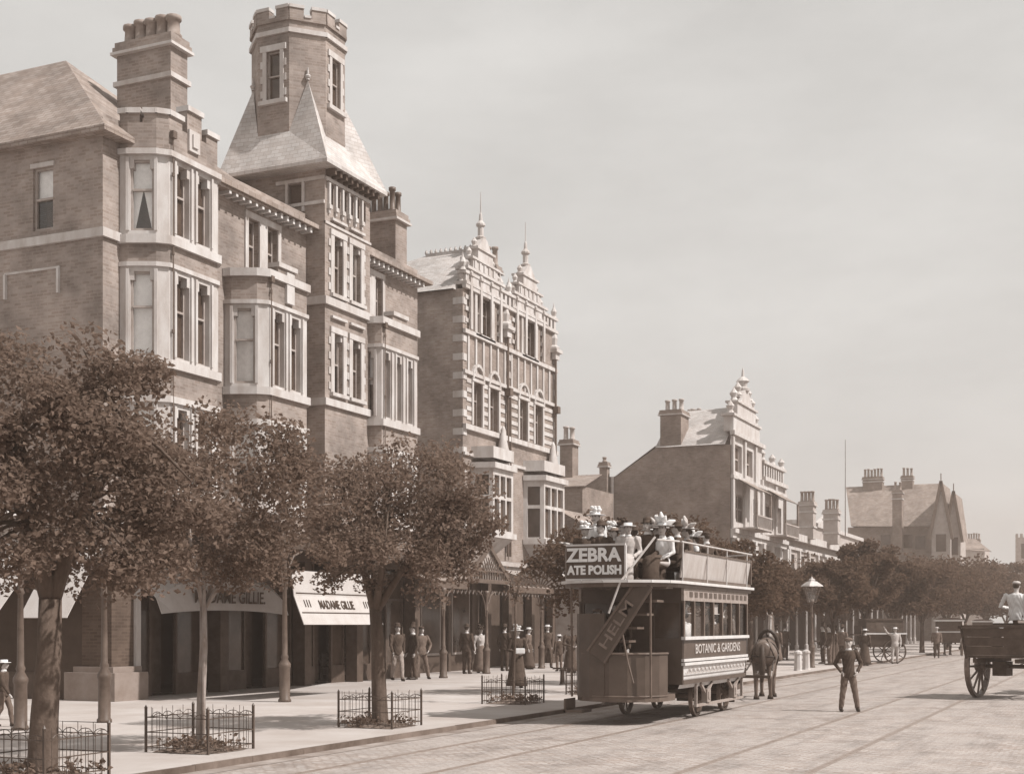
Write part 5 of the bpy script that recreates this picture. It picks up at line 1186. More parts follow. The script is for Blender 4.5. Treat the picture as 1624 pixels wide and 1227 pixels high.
# upper deck with rounded ends
def deckpoly(o, zz=0):
    pts = []
    for k in range(9): a = -math.pi + math.pi * k / 8; pts.append((-8.35 + (1.0 + o) * math.cos(a), 23.5 + (.9 + o) * math.sin(a)))
    for k in range(9): a = math.pi * k / 8; pts.append((-8.35 + (1.0 + o) * math.cos(a), 28.75 + (.6 + o) * math.sin(a)))
    return pts
q = MB(); q.prism([(x, y, 2.47) for x, y in deckpoly(.06)], (0, 0, .12)); deck = q.build('upper_deck', 'tram_mid', T)
q = MB(); dp_ = deckpoly(.1); n = len(dp_)
for i in range(n): q.bar((*dp_[i], 2.565), (*dp_[(i + 1) % n], 2.565), .06, .05)
q.build('deck_edge', 'tram_pale', deck)
# decency boards
q = MB(); q.prism([(XR - .02, YR - .1, 2.66), (XR - .02, YF + .2, 2.66), (XR + .06, YF + .2, 3.14), (XR + .06, YR - .1, 3.14)], (-.03, 0, 0)); sb = q.build('side_board', 'tram_upper', T)
q = MB(); xx = XR + .045
q.box(XR - .03, XR + .05, YR - .12, YF + .22, 2.595, 2.66); q.box(XR + .025, XR + .075, YR - .12, YF + .22, 3.13, 3.16); q.box(XR + .01, XR + .07, YF + .17, YF + .22, 2.66, 3.13); q.build('board_frame', 'tram_mid', sb)
text('LIVERPOOL HOUSE', .2, (XR + .038, 26.8, 2.82), (0, 1, 0), (.16, 0, 1), 'canvas_grey', sb, sx=1.1) if False else None
q = MB(); q.prism([(XL + .02, YR - .1, 2.66), (XL + .02, YF + .2, 2.66), (XL - .06, YF + .2, 3.14), (XL - .06, YR - .1, 3.14)], (.03, 0, 0)); q.build('side_board', 'tram_pale', T)
# rear board ZEBRA, wrapping round the kerb side
YB_ = 22.68
q = MB(); q.box(-9.12, -8.02, YB_, YB_ + .03, 2.62, 3.2); q.prism([(-9.12, YB_, 2.62), (-9.12, YB_ + .03, 2.62), (-9.42, YB_ + .75, 2.62), (-9.45, YB_ + .75, 2.62)], (0, 0, .58)); rb_ = q.build('rear_board', 'tram_dark', T)
q = MB()
q.box(-9.13, -8.0, YB_ - .012, YB_ + .04, 3.2, 3.235); q.box(-8.02, -7.99, YB_ - .01, YB_ + .04, 2.62, 3.2); q.box(-9.13, -8.0, YB_ - .02, YB_ + .04, 2.585, 2.62); q.build('board_frame', 'tram_pale', rb_)
text('ZEBRA', .33, (-8.6, YB_ - .01, 2.93), (1, 0, 0), (0, 0, 1), 'paint_white', rb_, bold=.012, sx=1.03)
text('ATE POLISH', .215, (-8.58, YB_ - .01, 2.70), (1, 0, 0), (0, 0, 1), 'paint_white', rb_, bold=.010, sx=.9)
text('GR', .215, (-9.27, YB_ + .36, 2.68), (.3, -.75, 0), (0, 0, 1), 'paint_white', rb_, bold=.008, sx=.95)
# hand rails of the upper deck
q = MB(); q.tube([(XR + .06, YR - .3, 3.3), (XR + .06, YF + .25, 3.3), (-8.0, 29.3, 3.3), (-8.7, 29.3, 3.3), (XL - .06, YF + .25, 3.3), (XL - .06, YR - .9, 3.3)], .02, 6)
for y in (YR - .2, 25.4, 26.8, 28.4): q.tube([(XR + .05, y, 2.6), (XR + .06, y, 3.3)], .016, 6); q.tube([(XL - .05, y, 2.6), (XL - .06, y, 3.3)], .016, 6)
q.tube([(-7.5, 22.95, 3.3), (-7.3, 23.6, 3.3)], .018, 6); q.tube([(-7.55, 22.98, 3.35), (-8.05, 22.55, 2.55), (-8.25, 22.5, 2.0)], .022, 6)
q.build('handrail', 'iron_pale', T)
for y in (24.6, 25.5, 26.4, 27.3, 28.2):
    q = MB(); q.box(-9.25, -8.5, y, y + .4, 2.80, 2.84); q.box(-9.25, -8.5, y - .04, y, 2.80, 3.22); q.box(-8.2, -7.45, y, y + .4, 2.80, 2.84); q.box(-8.2, -7.45, y - .04, y, 2.80, 3.22); 
    for x in (-9.2, -8.55, -8.15, -7.5): q.box(x - .02, x + .02, y + .02, y + .36, 2.59, 2.80)
    q.build('garden_seat', 'tram_mid', T)
# platforms, dashes, stairs
def platform(yb, s, nm):
    q = MB(); pts = []
    for k in range(9):
        a = math.pi * k / 8; pts.append((-8.35 + .85 * math.cos(a), yb + s * (.45 + .75 * math.sin(a))))
    q.prism([(x, y, .42) for x, y in [(-7.5, yb)] + pts + [(-9.2, yb)]], (0, 0, .12)); q.build('platform', 'tram_mid', T)
    q = MB(); P2 = pts[:7] if s < 0 else pts
    for i in range(len(P2) - 1):
        a_, b_ = P2[i], P2[i + 1]; d = Vector((b_[0] - a_[0], b_[1] - a_[1], 0)); nrm = Vector((d.y, -d.x, 0)).normalized() * .02
        q.prism([Vector((*a_, .5)), Vector((*b_, .5)), Vector((*b_, 1.25)), Vector((*a_, 1.25))], nrm)
    o = q.build('dash_panel', 'tram_dark', T)
    q = MB(); q.tube([(*p, 1.28) for p in P2], .025, 6); q.tube([(*p, .52) for p in P2], .02, 6); q.build('dash_rail', 'tram_mid', o)
    return pts
platform(YR, -1, 'rear'); platform(YF - .3, 1, 'front')
q = MB(); sp_ = []
for k in range(8):
    t_ = k / 7; a = math.pi * (.95 - .72 * t_); r = .62
    cx, cy = -8.0 + .62 * math.cos(a) * .9, 23.55 - .55 * math.sin(a); sp_.append((cx, cy, .78 + 1.68 * t_))
    q.box(cx - .24, cx + .2, cy - .08, cy + .3, .76 + 1.68 * t_, .80 + 1.68 * t_)
st = q.build('stair', 'tram_mid', T)
q = MB()                                              # tall curved panel added to darken the kerb side of the stair
cv = [(-9.28, 23.9), (-9.2, 23.4), (-9.02, 23.05), (-8.75, 22.86), (-8.45, 22.8)]
for i in range(4):
    a_, b_ = Vector((*cv[i], 0)), Vector((*cv[i + 1], 0)); q.prism([a_ + Vector((0, 0, .5)), b_ + Vector((0, 0, .5)), b_ + Vector((0, 0, 2.0)), a_ + Vector((0, 0, 2.0))], (.02, .03, 0))
q.build('stair_dark_panel', 'tram_dark', T)
q = MB(); q.box(DO[0] + .001, DO[1] - .001, YR - .02, YR + .02, .78, 2.2); q.build('saloon_door', 'tram_dark', T)
for x0, x1 in ((XL + .07, DO[0] - .06), (DO[1] + .06, XR - .07)):
    q = MB(); q.box(x0, x1, YR - .012, YR + .012, 1.55, 2.2); q.build('bulkhead_pane', 'glass_dark', T)
q = MB()
A0, A1 = Vector((-8.42, 22.74, 1.12)), Vector((-7.55, 22.80, 2.46)); up_ = Vector((0, 0, 1)); dd = (A1 - A0); nn = Vector((-dd.z, 0, dd.x)).normalized() * .38
q.prism([A0, A1, A1 + nn * .8, A0 + nn], (0, .03, 0)); strg = q.build('stair_stringer', 'tram_dark', st)
q = MB(); q.bar(A0 + Vector((0, -.01, 0)), A1 + Vector((0, -.01, 0)), .03, .04); q.bar(A0 + nn + Vector((0, -.01, 0)), A1 + nn * .8 + Vector((0, -.01, 0)), .03, .04); q.tube([A0 + Vector((.35, -.01, .5)), A0 + Vector((.45, -.01, 0)), A0 + Vector((.55, -.01, -.35))], .018, 6); q.build('stringer_edge', 'tram_mid', strg)
text('HELM', .30, A0 + dd * .46 + nn * .22 + Vector((0, -.012, 0)), dd, nn, 'tram_pale', strg, bold=.0, sx=1.45) if False else text('HELM', .25, A0 + dd * .43 + nn * .27 + Vector((0, -.015, 0)), (dd.x, 0, dd.z), (nn.x, 0, nn.z), 'faded_letter', strg, bold=.002, sx=1.6)
for x in (-9.12, -7.62):
    q = MB(); q.tube([(x, 22.95, .5), (x, 22.92, 2.47)], .022, 6); q.build('platform_pole', 'tram_mid', T)
for x in (-9.0, -7.7):
    q = MB(); q.tube([(x, 29.1, 1.2), (x, 29.1, 2.47)], .022, 6); q.build('platform_pole', 'tram_mid', T)
q = MB(); q.box(-9.3, -8.95, 23.0, 23.5, .2, .25); q.box(-9.3, -9.27, 23.0, 23.5, .2, .45); q.build('boarding_step', 'tram_mid', T)
# running gear
for y in (25.75, 27.75):
    for x in (-9.07, -7.63): wheel(T, (x, y, .405), .39, .07, 9, 'tram_mid', .1)
    q = MB(); q.tube([(-9.3, y, .405), (-7.4, y, .405)], .05, 8); q.build('axle', 'steel', T)
for x in (-7.42, -9.28):
    q = MB()
    for y in (25.75, 27.75): q.box(x - .06, x + .06, y - .12, y + .12, .3, .55); q.bar((x, y - .12, .5), (x, y - .4, .68), .05); q.bar((x, y + .12, .5), (x, y + .4, .68), .05); q.box(x + .061, x + .075, y - .06, y + .06, .36, .5)
    q.box(x - .03, x + .03, 25.0, 28.5, .235, .285); q.bar((x, 25.05, .26), (x, 25.05, .68), .05); q.bar((x, 28.45, .26), (x, 28.45, .68), .05); q.build('truck_frame', 'tram_board', T)
q = MB(); q.box(-9.0, -7.7, 28.9, 28.95, .12, .5); q.build('lifeguard', 'tram_dark', T)
q = MB(); q.bar((-8.35, 29.9, .5), (-8.35, 31.0, .6), .08); q.bar((-9.3, 31.0, .6), (-7.4, 31.0, .6), .07); q.build('draw_bar', 'tram_dark', T)
q = MB(); q.box(XL + .1, XL + .5, YR + .1, YF - .1, 1.15, 1.2); q.box(XR - .5, XR - .1, YR + .1, YF - .1, 1.15, 1.2); q.build('saloon_bench', 'tram_mid', T)
horse('dark bay tram horse on the outer side of the pair, seen from behind', (-8.02, 33.1, 0.01), R(9), 'coat_bay', .98, 0, 'pair of horses pulling the tram', step=.5)
horse('dark bay tram horse on the kerb side of the pair, mostly hidden by the tram', (-9.1, 33.2, 0.01), R(6), 'coat_dark', .98, .15, 'pair of horses pulling the tram', step=-.5)
GT = 'passengers on the tram upper deck'; zs = 2.84
def rider(label, x, y, rz, H, pose, top, bot, kind, hat, hm, turn=0.0, z=zs, **k): person(label, (x, y, z), R(rz), H, pose, top, bot, kind, hat, hm, group=GT, turn=turn, **k)
rider('woman in white blouse and small hat sitting highest at the tram back', -8.95, 23.75, 150, 1.6, 'sit', 'cloth_white', 'cloth_pale', 'woman', 'flower', 'cloth_white', .5, 3.02)
rider('man in dark suit with white shirt front beside the highest-sitting woman', -8.72, 23.38, 178, 1.5, 'sitlean', 'suit_dark', 'suit_dark', 'man', 'bowler', 'suit_black', -.3)
rider('woman in grey with a big dark hat behind the lettered rear board of the tram', -8.55, 24.1, 160, 1.58, 'sit', 'suit_mid', 'suit_mid', 'woman', 'flower', 'suit_black')
rider('woman in pale cape above the right end of the lettered tram board', -8.2, 23.4, 190, 1.45, 'sit', 'cloth_pale', 'cloth_pale', 'woman', 'boater', 'cloth_white', .4)
rider('girl in brown dress crammed between the dark suit and the pale cape', -8.47, 23.42, 170, 1.3, 'sit', 'suit_mid', 'suit_mid', 'woman', 'boater', 'suit_mid', -.2)
rider('man in black coat with dark bowler right of the pale cape on the tram', -7.95, 23.75, 180, 1.6, 'sit', 'suit_black', 'suit_black', 'man', 'bowler', 'suit_black')
rider('woman in dazzling white collar and big ribbon hat at the tram stair head', -7.66, 23.75, 165, 1.48, 'sit', 'cloth_white', 'suit_dark', 'woman', 'ribbon', 'cloth_white', .3, 2.82)
rider('woman in pale dress with white ribbon hat beside the long white side board', -7.66, 25.75, 120, 1.4, 'sit', 'cloth_white', 'cloth_white', 'woman', 'ribbon', 'cloth_white', 0, 2.78)
rider('man in dark jacket and bowler sitting in the middle of the tram top', -8.85, 25.6, 0, 1.6, 'sit', 'suit_dark', 'suit_dark', 'man', 'bowler', 'suit_black')
rider('man in brown jacket and cap at the front end of the tram top', -8.9, 27.5, 10, 1.6, 'sit', 'suit_mid', 'suit_dark', 'man', 'cap', 'suit_dark')
rider('woman in dark dress and pale boater behind the man in the black coat', -8.0, 24.75, 150, 1.55, 'sit', 'suit_dark', 'suit_dark', 'woman', 'boater', 'straw')
rider('woman in pale blouse and wide white hat half hidden behind the grey dress', -8.85, 24.35, 165, 1.5, 'sit', 'cloth_pale', 'suit_mid', 'woman', 'flower', 'cloth_white')
rider('woman in pale boater and dark cape near the middle of the tram top', -8.3, 24.9, 170, 1.5, 'sit', 'suit_dark', 'suit_dark', 'woman', 'boater', 'cloth_white')
rider('man in straw boater leaning on the kerb side rail of the tram', -9.05, 25.9, 220, 1.55, 'sitlean', 'suit_mid', 'suit_mid', 'man', 'boater', 'straw')
rider('woman in white ruffled hat just left of the big ribbon hat', -7.95, 24.3, 200, 1.45, 'sit', 'cloth_pale', 'suit_dark', 'woman', 'ribbon', 'cloth_pale', .3)
rider('man in black coat and bowler at the near side rail behind the ribbon hat', -7.62, 24.55, 100, 1.55, 'sit', 'suit_black', 'suit_black', 'man', 'bowler', 'suit_black')
rider('woman in pale plumed hat at the near rail, rear end of side board', -7.62, 25.15, 120, 1.5, 'sit', 'suit_mid', 'suit_mid', 'woman', 'ribbon', 'cloth_pale')
rider('man in dark cap leaning over the near rail halfway along the side board', -7.62, 26.5, 60, 1.5, 'sitlean', 'suit_dark', 'suit_dark', 'man', 'cap', 'suit_black')
rider('woman in white flowered hat at the kerb corner of the lettered board', -9.0, 23.3, 190, 1.4, 'sit', 'suit_dark', 'suit_dark', 'woman', 'flower', 'cloth_white')
rider('man with dark bowler at the kerb side edge of the tram top', -9.12, 24.6, 200, 1.6, 'sit', 'suit_black', 'suit_black', 'man', 'bowler', 'suit_black')
GI = 'passengers inside the tram saloon'
for i, (y, lb_, tm, hm) in enumerate(((24.4, 'woman in pale hat seen in the rearmost tram window', 'cloth_pale', 'cloth_white'), (24.95, 'woman in white bonnet seen in the second tram window', 'cloth_white', 'cloth_white'), (27.0, 'woman in dark bodice deep inside the tram windows', 'suit_dark', 'straw'))):
    person(lb_, (XR - .28, y, 1.22), R(75), 1.55, 'sit', tm, 'suit_dark', 'woman', 'flower', hm, group=GI, vox=.018)
person('conductor in dark uniform and cap standing on the tram rear platform', (-8.45, 23.45, .54), R(185), 1.68, 'stand', 'suit_black', 'suit_black', 'man', 'cap', 'suit_black')
person('boy in dark jacket with pale face beside the conductor on the tram platform', (-8.75, 23.3, .54), R(170), 1.55, 'stand', 'suit_dark', 'suit_dark', 'man', 'cap', 'suit_mid')
person('man in dark coat and bowler driving from the tram front platform', (-8.1, 29.3, .54), R(0), 1.7, 'carry', 'suit_black', 'suit_black', 'man', 'bowler', 'suit_black', vox=.018)

# ------------------------------------------------------------------ the boy and people on the pavement
p = at(1346, 1128, 0); person('boy in dark jacket and cap standing legs apart in the roadway, hands in pockets', (p.x, p.y, 0.008), facecam(p, R(12)), 1.52, 'pockets', 'suit_black', 'suit_mid', 'man', 'cap', 'suit_mid', 'hair_pale', .010, turn=R(-20), width=.86)
p = at(820, 1090); person('woman in long dark dress and trimmed hat standing behind the sapling railing', (p.x, p.y, PAV), facecam(p, R(15)), 1.62, 'carry', 'suit_black', 'suit_dark', 'woman', 'flower', 'straw', parcel=True)
p = at(905, 1066); person('woman in wide dark cape and skirt near the rear of the tram', (p.x, p.y, PAV), facecam(p, R(30)), 1.6, 'carry', 'suit_dark', 'suit_dark', 'woman', 'flower', 'suit_dark', width=1.2)
p = at(887, 1064); person('girl in short dark coat and white straw hat by the iron standpipe', (p.x, p.y, PAV), facecam(p, R(-150)), 1.35, 'stand', 'suit_dark', 'suit_mid', 'man', 'boater', 'straw')
GP = 'men standing before the shops'
def clampx(p, px, X=-20.3):
    if p.x < X: p = Vector((X, onX(px, X)[0], p.z))
    return p
for px, py, lb_, H_, tm, bm_, ps, ht in ((630, 1072, 'man in dark jacket and pale striped trousers walking by the third tree', 1.72, 'suit_dark', 'tram_board', 'walk', 'bowler'), (655, 1062, 'man in black coat with white shirt front standing behind the walking man', 1.7, 'suit_black', 'suit_dark', 'stand', 'top'), (668, 1060, 'man in brown jacket leaning back by the veranda column', 1.66, 'suit_mid', 'suit_mid', 'pockets', 'cap'), (740, 1056, 'man in dark overcoat under the glazed veranda left of its pediment', 1.7, 'suit_dark', 'suit_dark', 'stand', 'bowler'), (762, 1058, 'woman in grey dress under the latticed pediment', 1.62, 'cloth_pale', 'suit_mid', 'W', 'flower'), (800, 1052, 'man in black suit standing in the doorway behind the dark-dressed woman', 1.7, 'suit_black', 'suit_black', 'stand', 'bowler'), (838, 1050, 'woman in brown dress looking into the shop behind the railing', 1.6, 'suit_mid', 'suit_dark', 'W', 'boater'), (868, 1054, 'man in dark suit and straw hat beside the white hood column', 1.7, 'suit_dark', 'suit_dark', 'walk', 'boater')):
    p = clampx(at(px, py), px, -20.2 if px < 700 else -20.9); w_ = ps == 'W'
    person(lb_, (p.x, p.y, PAV), facecam(p, R(random.choice((-60, 20, 70, 150)))), H_, 'stand' if w_ else ps, tm, bm_, 'woman' if w_ else 'man', ht, 'straw' if ht == 'boater' else 'suit_black', group=GP if not w_ else 'women before the shops', vox=.016)
p = at(5, 1152); person('child in dark frock and white hat at the far left', (p.x, p.y, PAV), facecam(p, R(70)), 1.12, 'walk', 'suit_dark', 'suit_mid', 'man', 'boater', 'cloth_white')
GF = 'people under the far trees'
for px, py, lb_, H_, tm, bm_, w_, ht in ((1232, 1048, 'woman in brown dress walking past the tram horses', 1.62, 'suit_mid', 'suit_mid', True, 'flower'), (1245, 1046, 'man in dark suit walking just right of the tram horses', 1.7, 'suit_dark', 'suit_dark', False, 'bowler'), (1306, 1052, 'man in black coat right of the street lamp', 1.7, 'suit_black', 'suit_dark', False, 'top'), (1316, 1054, 'man with white shirt front standing in the group right of the street lamp', 1.68, 'suit_dark', 'suit_mid', False, 'bowler'), (1324, 1053, 'woman in dark dress in the group right of the street lamp', 1.6, 'suit_dark', 'suit_dark', True, 'flower'), (1336, 1050, 'man in grey jacket behind the left shoulder of the boy', 1.68, 'suit_mid', 'suit_dark', False, 'bowler'), (1372, 1052, 'woman in dark dress behind the right shoulder of the boy', 1.6, 'suit_black', 'suit_dark', True, 'boater')):
    p = at(px, py); person(lb_, (p.x, p.y, PAV if p.x < -10.6 else 0.01), facecam(p, R(random.choice((-70, 20, 160)))), H_, 'stand', tm, bm_, 'woman' if w_ else 'man', ht, 'straw' if ht == 'boater' else 'suit_black', group=GF, vox=.022)
p = at(1420, 1052, 0); person('man in pale suit and hat with one arm raised beside the waiting cab', (p.x, p.y, 0.01), facecam(p, R(10)) , 1.66, 'raise', 'cloth_pale', 'cloth_pale', 'man', 'boater', 'straw', vox=.02)
p = at(1486, 1043, 0); person('person in dark coat and pale round hat standing in the far roadway', (p.x, p.y, 0.01), facecam(p), 1.66, 'stand', 'suit_mid', 'suit_dark', 'man', 'boater', 'cloth_pale', vox=.022)

# ------------------------------------------------------------------ railings round the trees
def guard(loc, hgt=0.95, label='', half=0.575):
    t = thing('tree_railing', label, 'railing', loc, 0, 'iron railings round the street trees')
    for sx in (-1, 1):
        for sy in (-1, 1):
            q = MB(); q.box(sx * half - .014, sx * half + .014, sy * half - .014, sy * half + .014, 0, hgt + .03); q.lathe([(.02, 0), (.024, .02), (0, .06)], (sx * half, sy * half, hgt + .03), 6); q.build('post', 'iron', t)
    for ax in (0, 1):
        for s in (-1, 1):
            q = MB(); f = lambda u, z: (u, s * half, z) if ax == 0 else (s * half, u, z)
            for z in (.07, .27, hgt - .08): q.bar(f(-half, z), f(half, z), .018, .012)
            n = 9
            for k in range(1, n):
                u = -half + 2 * half * k / n; q.tube([f(u, .02), f(u, hgt + (.05 if k % 2 else -.02))], .0042, 5)
            for k in range(0, n - 1, 2):
                u = -half + 2 * half * (k + 1) / n; r_ = half / n * 2
                q.tube([f(u + r_ * (1 - math.cos(j * math.pi / 6)) , hgt - .1 + r_ * .7 * math.sin(j * math.pi / 6)) for j in range(7) if u + 2 * r_ <= half + .01], .005, 4, False) if u + 2 * r_ <= half + .01 else None
            q.build('rail_panel', 'iron', t)
    return t
TREES = [(-11.06, 11.75), (-11.5, 15.2), (-11.45, 20.05), (-12.15, 27.1), (-12.0, 31.6)]
gl = ['iron railing round the thick forked tree at the left edge', 'iron railing round the thin twin-stemmed tree', 'iron railing round the straight single-trunk tree beyond the kerb bend', 'iron railing round the sapling in front of the woman in black', 'iron railing at the rear corner of the tram']
for (x, y), l_ in zip(TREES, gl): guard((x, y, PAV), .55, l_, .51)
q = MB()
for x, y in TREES:
    n = 14; c = (x, y, PAV + .10)
    ring = [(x + .52 * math.copysign(min(1, abs(1.25 * math.cos(2 * math.pi * k / n))), math.cos(2 * math.pi * k / n)), y + .52 * math.copysign(min(1, abs(1.25 * math.sin(2 * math.pi * k / n))), math.sin(2 * math.pi * k / n)), PAV + .004) for k in range(n)]
    for k in range(n): q.poly([ring[k], ring[(k + 1) % n], c])
struct(q, 'soil', 'soil')
def leaves_mesh(P, size, name, rs, flat=0.0):
    n = len(P); a = rs.normal(size=(n, 3)); a[:, 2] *= (1 - flat); a /= np.linalg.norm(a, axis=1)[:, None]
    b = rs.normal(size=(n, 3)); b -= a * (a * b).sum(1)[:, None]; b /= np.linalg.norm(b, axis=1)[:, None]
    sz = size * rs.uniform(.6, 1.35, (n, 1)); c = np.cross(a, b)
    v = np.stack([P - a * sz * .5, P + b * sz * .34 + c * sz * .1, P + a * sz * .55, P - b * sz * .34 + c * sz * .1], 1).reshape(-1, 3)
    me = bpy.data.meshes.new(name); me.from_pydata(v.tolist(), [], np.arange(4 * n).reshape(-1, 4).tolist()); me.update(); return me
rs = np.random.default_rng(3)
W_ = []
for x, y in TREES:
    for k in range(26):
        c = np.array([x + rs.uniform(-.48, .48), y + rs.uniform(-.48, .48), PAV + .05]); W_.append(c + rs.normal(size=(14, 3)) * [.06, .06, .05] + [0, 0, .05])
me = leaves_mesh(np.concatenate(W_), .07, 'weeds', rs); me.materials.append(M['leaf']); tag(link('weeds', me), 'low scrubby weeds growing on the soil inside the tree railings', 'weeds', kind='stuff')

# ------------------------------------------------------------------ trees
def tree(label, loc, th, tr, cc, cr3, nclump, nleaf, lsize, seed, forks=2, lean=(0, 0), m='leaf', barkm='bark', group='street trees along the kerb', stake=False, clump=(.3, .55), fill=.55):
    rs = np.random.default_rng(seed); t = thing('tree', label, 'tree', loc, 0, group)
    q = MB(); top = Vector((lean[0], lean[1], th)); cc = Vector(cc)
    q.tube([(0, 0, -.05), (lean[0] * .05, lean[1] * .05, .12), (lean[0] * .3, lean[1] * .3, th * .35), (lean[0] * .7 + .02, lean[1] * .7, th * .7), top], [tr * 1.45, tr * 1.12, tr, tr * .88, tr * .82], 12)
    C = []
    for k in range(nclump):
        while True:
            d = rs.normal(size=3); d /= np.linalg.norm(d); r = rs.uniform(0.25, 1) ** fill
            p = d * r
            if p[2] > -0.75: break
        C.append(np.array(cc) + p * np.array(cr3) * np.array([1, 1, 1]) * rs.uniform(.86, 1.1))
    C = np.array(C)
    bs = []
    for f in range(max(2, forks + 2)):
        i = rs.integers(len(C)) if f >= forks else None
        a = 2 * math.pi * f / (forks + 2) + rs.uniform(-.4, .4)
        e = cc + Vector((cr3[0] * .5 * math.cos(a), cr3[1] * .5 * math.sin(a), cr3[2] * rs.uniform(-.1, .5)))
        mid = top.lerp(e, .45) + Vector((rs.uniform(-.1, .1), rs.uniform(-.1, .1), .12)); q.tube([top - Vector((0, 0, .08)), mid, e], [tr * .62, tr * .42, tr * .16], 8); bs += [mid, e]
    for c in C[::2]:
        c = Vector(c); b = min(bs, key=lambda z: (z - c).length); q.tube([b, b.lerp(c, .5) + Vector((0, 0, .06)), c], [tr * .2, tr * .13, tr * .05], 5)
    q.build('trunk', barkm, t, True)
    L = []
    for c in C:
        s = rs.uniform(*clump); n = int(nleaf / nclump * rs.uniform(.6, 1.4)); d = rs.normal(size=(n, 3)); d /= np.linalg.norm(d, axis=1)[:, None]
        L.append(c + d * (rs.uniform(0, 1, (n, 1)) ** .45) * s * np.array([1, 1, .75]))
    me = leaves_mesh(np.concatenate(L), lsize, 'crown', rs, .35); me.materials.append(M[m]); link('crown', me, t)
    if stake:
        k = MB(); k.tube([(.09, -.05, 0), (.1, -.05, th + .5)], .025, 8); k.build('stake', 'bark_pale', t)
    return t
tree('large dark forked tree at the left edge, thickest of the pavement trees', (*TREES[0], PAV), 2.0, .155, (-.15, .35, 3.32), (2.1, 2.0, 1.62), 104, 37000, .07, 11, 2, (.12, 0), 'leaf')
tree('young tree with thin pale stem and stake beside the second railing', (*TREES[1], PAV), 2.0, .06, (.15, .3, 3.3), (1.62, 1.7, 1.3), 60, 17000, .066, 12, 2, (.05, 0), 'leaf_b', 'bark_pale', stake=True)
tree('straight-trunked tree with a broad dark crown before the third railing', (*TREES[2], PAV), 2.0, .125, (.2, .15, 3.35), (1.85, 1.9, 1.4), 78, 25000, .07, 13, 3, (-.1, 0), 'leaf')
s_ = tree('bare thin sapling tied upright in front of the woman in black', (*TREES[3], PAV), 2.3, .03, (.0, 0, 2.6), (.3, .3, .35), 5, 120, .085, 14, 2, (.05, 0), 'leaf_b', 'bark')
for i, (x, y, top_, r_, lb_) in enumerate(((-12.0, 31.8, 4.75, 1.45, 'dark tree rising behind the back of the tram'), (-11.7, 37.6, 5.0, 1.7, 'dark tree behind the middle of the tram top'), (-11.6, 43.3, 4.6, 1.6, 'dark tree behind the front end of the tram'), (-11.5, 47.6, 4.0, 1.0, 'small loose tree above the tram horses'), (-11.3, 58.5, 4.7, 1.8, 'tree spreading behind the street lamp'), (-11.3, 66.5, 6.3, 2.0, 'tall tree peak right of the street lamp'), (-11.2, 76, 5.9, 2.6, 'broad tree above the man in the pale suit'))):
    tree(lb_, (x, y, PAV), 1.9, .1, (0, 0, (top_ + 2.0) / 2 - PAV), (r_, r_, (top_ - 2.0) / 2 - .15), 40, 7600, .11 + .0022 * (y - 30), 30 + i, 3, (0, 0), 'leaf_far', group='street trees along the kerb', clump=(.35, .7))
far = [(-11.2, 86, 6.1, 2.8), (-11.0, 97, 6.2, 3.0), (-11.0, 109, 7.0, 3.4), (-10.8, 124, 7.4, 3.8), (-10.5, 142, 8.6, 4.5), (-9.5, 165, 9.6, 5.5), (-17, 92, 6.2, 3), (-17, 112, 7.2, 3.6), (-17.5, 134, 8.2, 4.5), (-5, 185, 9.5, 6), (-20, 142, 7.5, 4), (-16, 70, 4.9, 2.0), (-15.5, 61, 4.5, 1.9), (-16, 80, 5.6, 2.4)]
fl = ['dark tree left of the carriage, in the near part of the far row', 'dark tree just above the canopied carriage', 'dark rounded tree between carriage and cart', 'dark tree behind the driver of the cart', 'tall dark tree far down the right end', 'highest dark tree at right end of street', 'inner tree close to the low classical building', 'inner tree below the half-timbered gables', 'inner dark tree under the hazy distant house', 'last dark tree closing the street at the right edge', 'dark tree against the foot of the gabled house', 'inner tree behind the tall tree peak', 'inner tree close behind the street lamp', 'inner tree beside the classical building corner']
for i, ((x, y, top_, r_), lb_) in enumerate(zip(far, fl)):
    tree(lb_, (x, y, PAV if x < -10.7 else 0), 1.9, .14, (0, 0, (top_ + 1.9) / 2), (r_, r_, (top_ - 1.9) / 2 - .3), 54, 6400, .17 + .0018 * (y - 70), 60 + i, 3, (0, 0), 'leaf_far', group='trees down the far street', clump=(.6, 1.25))

# ------------------------------------------------------------------ street lamps and small street furniture
def lamp(label, x, y, h=3.3, z0=PAV):
    t = thing('street_lamp', label, 'street lamp', (x, y, z0), 0, 'gas lamps along the pavement')
    column_mb(h - .55, .78).build('lamp_post', 'iron_grey', t, True)
    q = MB(); q.bar((-.35, 0, h - .75), (.35, 0, h - .75), .03); q.build('ladder_bar', 'iron_grey', t)
    q = MB(); zb_ = h - .55
    A_ = [(.13 * a, .13 * b, zb_ - .12) for a, b in ((-1, -1), (1, -1), (1, 1), (-1, 1))]; B_ = [(.29 * a, .29 * b, zb_ + .5) for a, b in ((-1, -1), (1, -1), (1, 1), (-1, 1))]
    for k in range(4): q.bar(A_[k], B_[k], .022); q.bar(A_[k], A_[(k + 1) % 4], .022); q.bar(B_[k], B_[(k + 1) % 4], .028)
    fo = q.build('lantern_frame', 'iron_grey', t)
    q = MB()
    for k in range(4): q.quad(A_[k], A_[(k + 1) % 4], B_[(k + 1) % 4], B_[k])
    q.build('lantern_glass', 'glass_clear', fo)
    q = MB(); q.lathe([(.46, 0), (.42, .05), (.2, .2), (.13, .21), (.13, .28), (.0, .36)], (0, 0, zb_ + .51), 4); q.lathe([(.04, 0), (.05, .04), (0, .12)], (0, 0, zb_ + .8), 6); q.build('lamp_roof', 'iron_pale', t)
    return t
p = at(1288, 1058); lamp('tall gas lamp with pale roofed lantern standing right of the tram horses', p.x, p.y, 3.28)
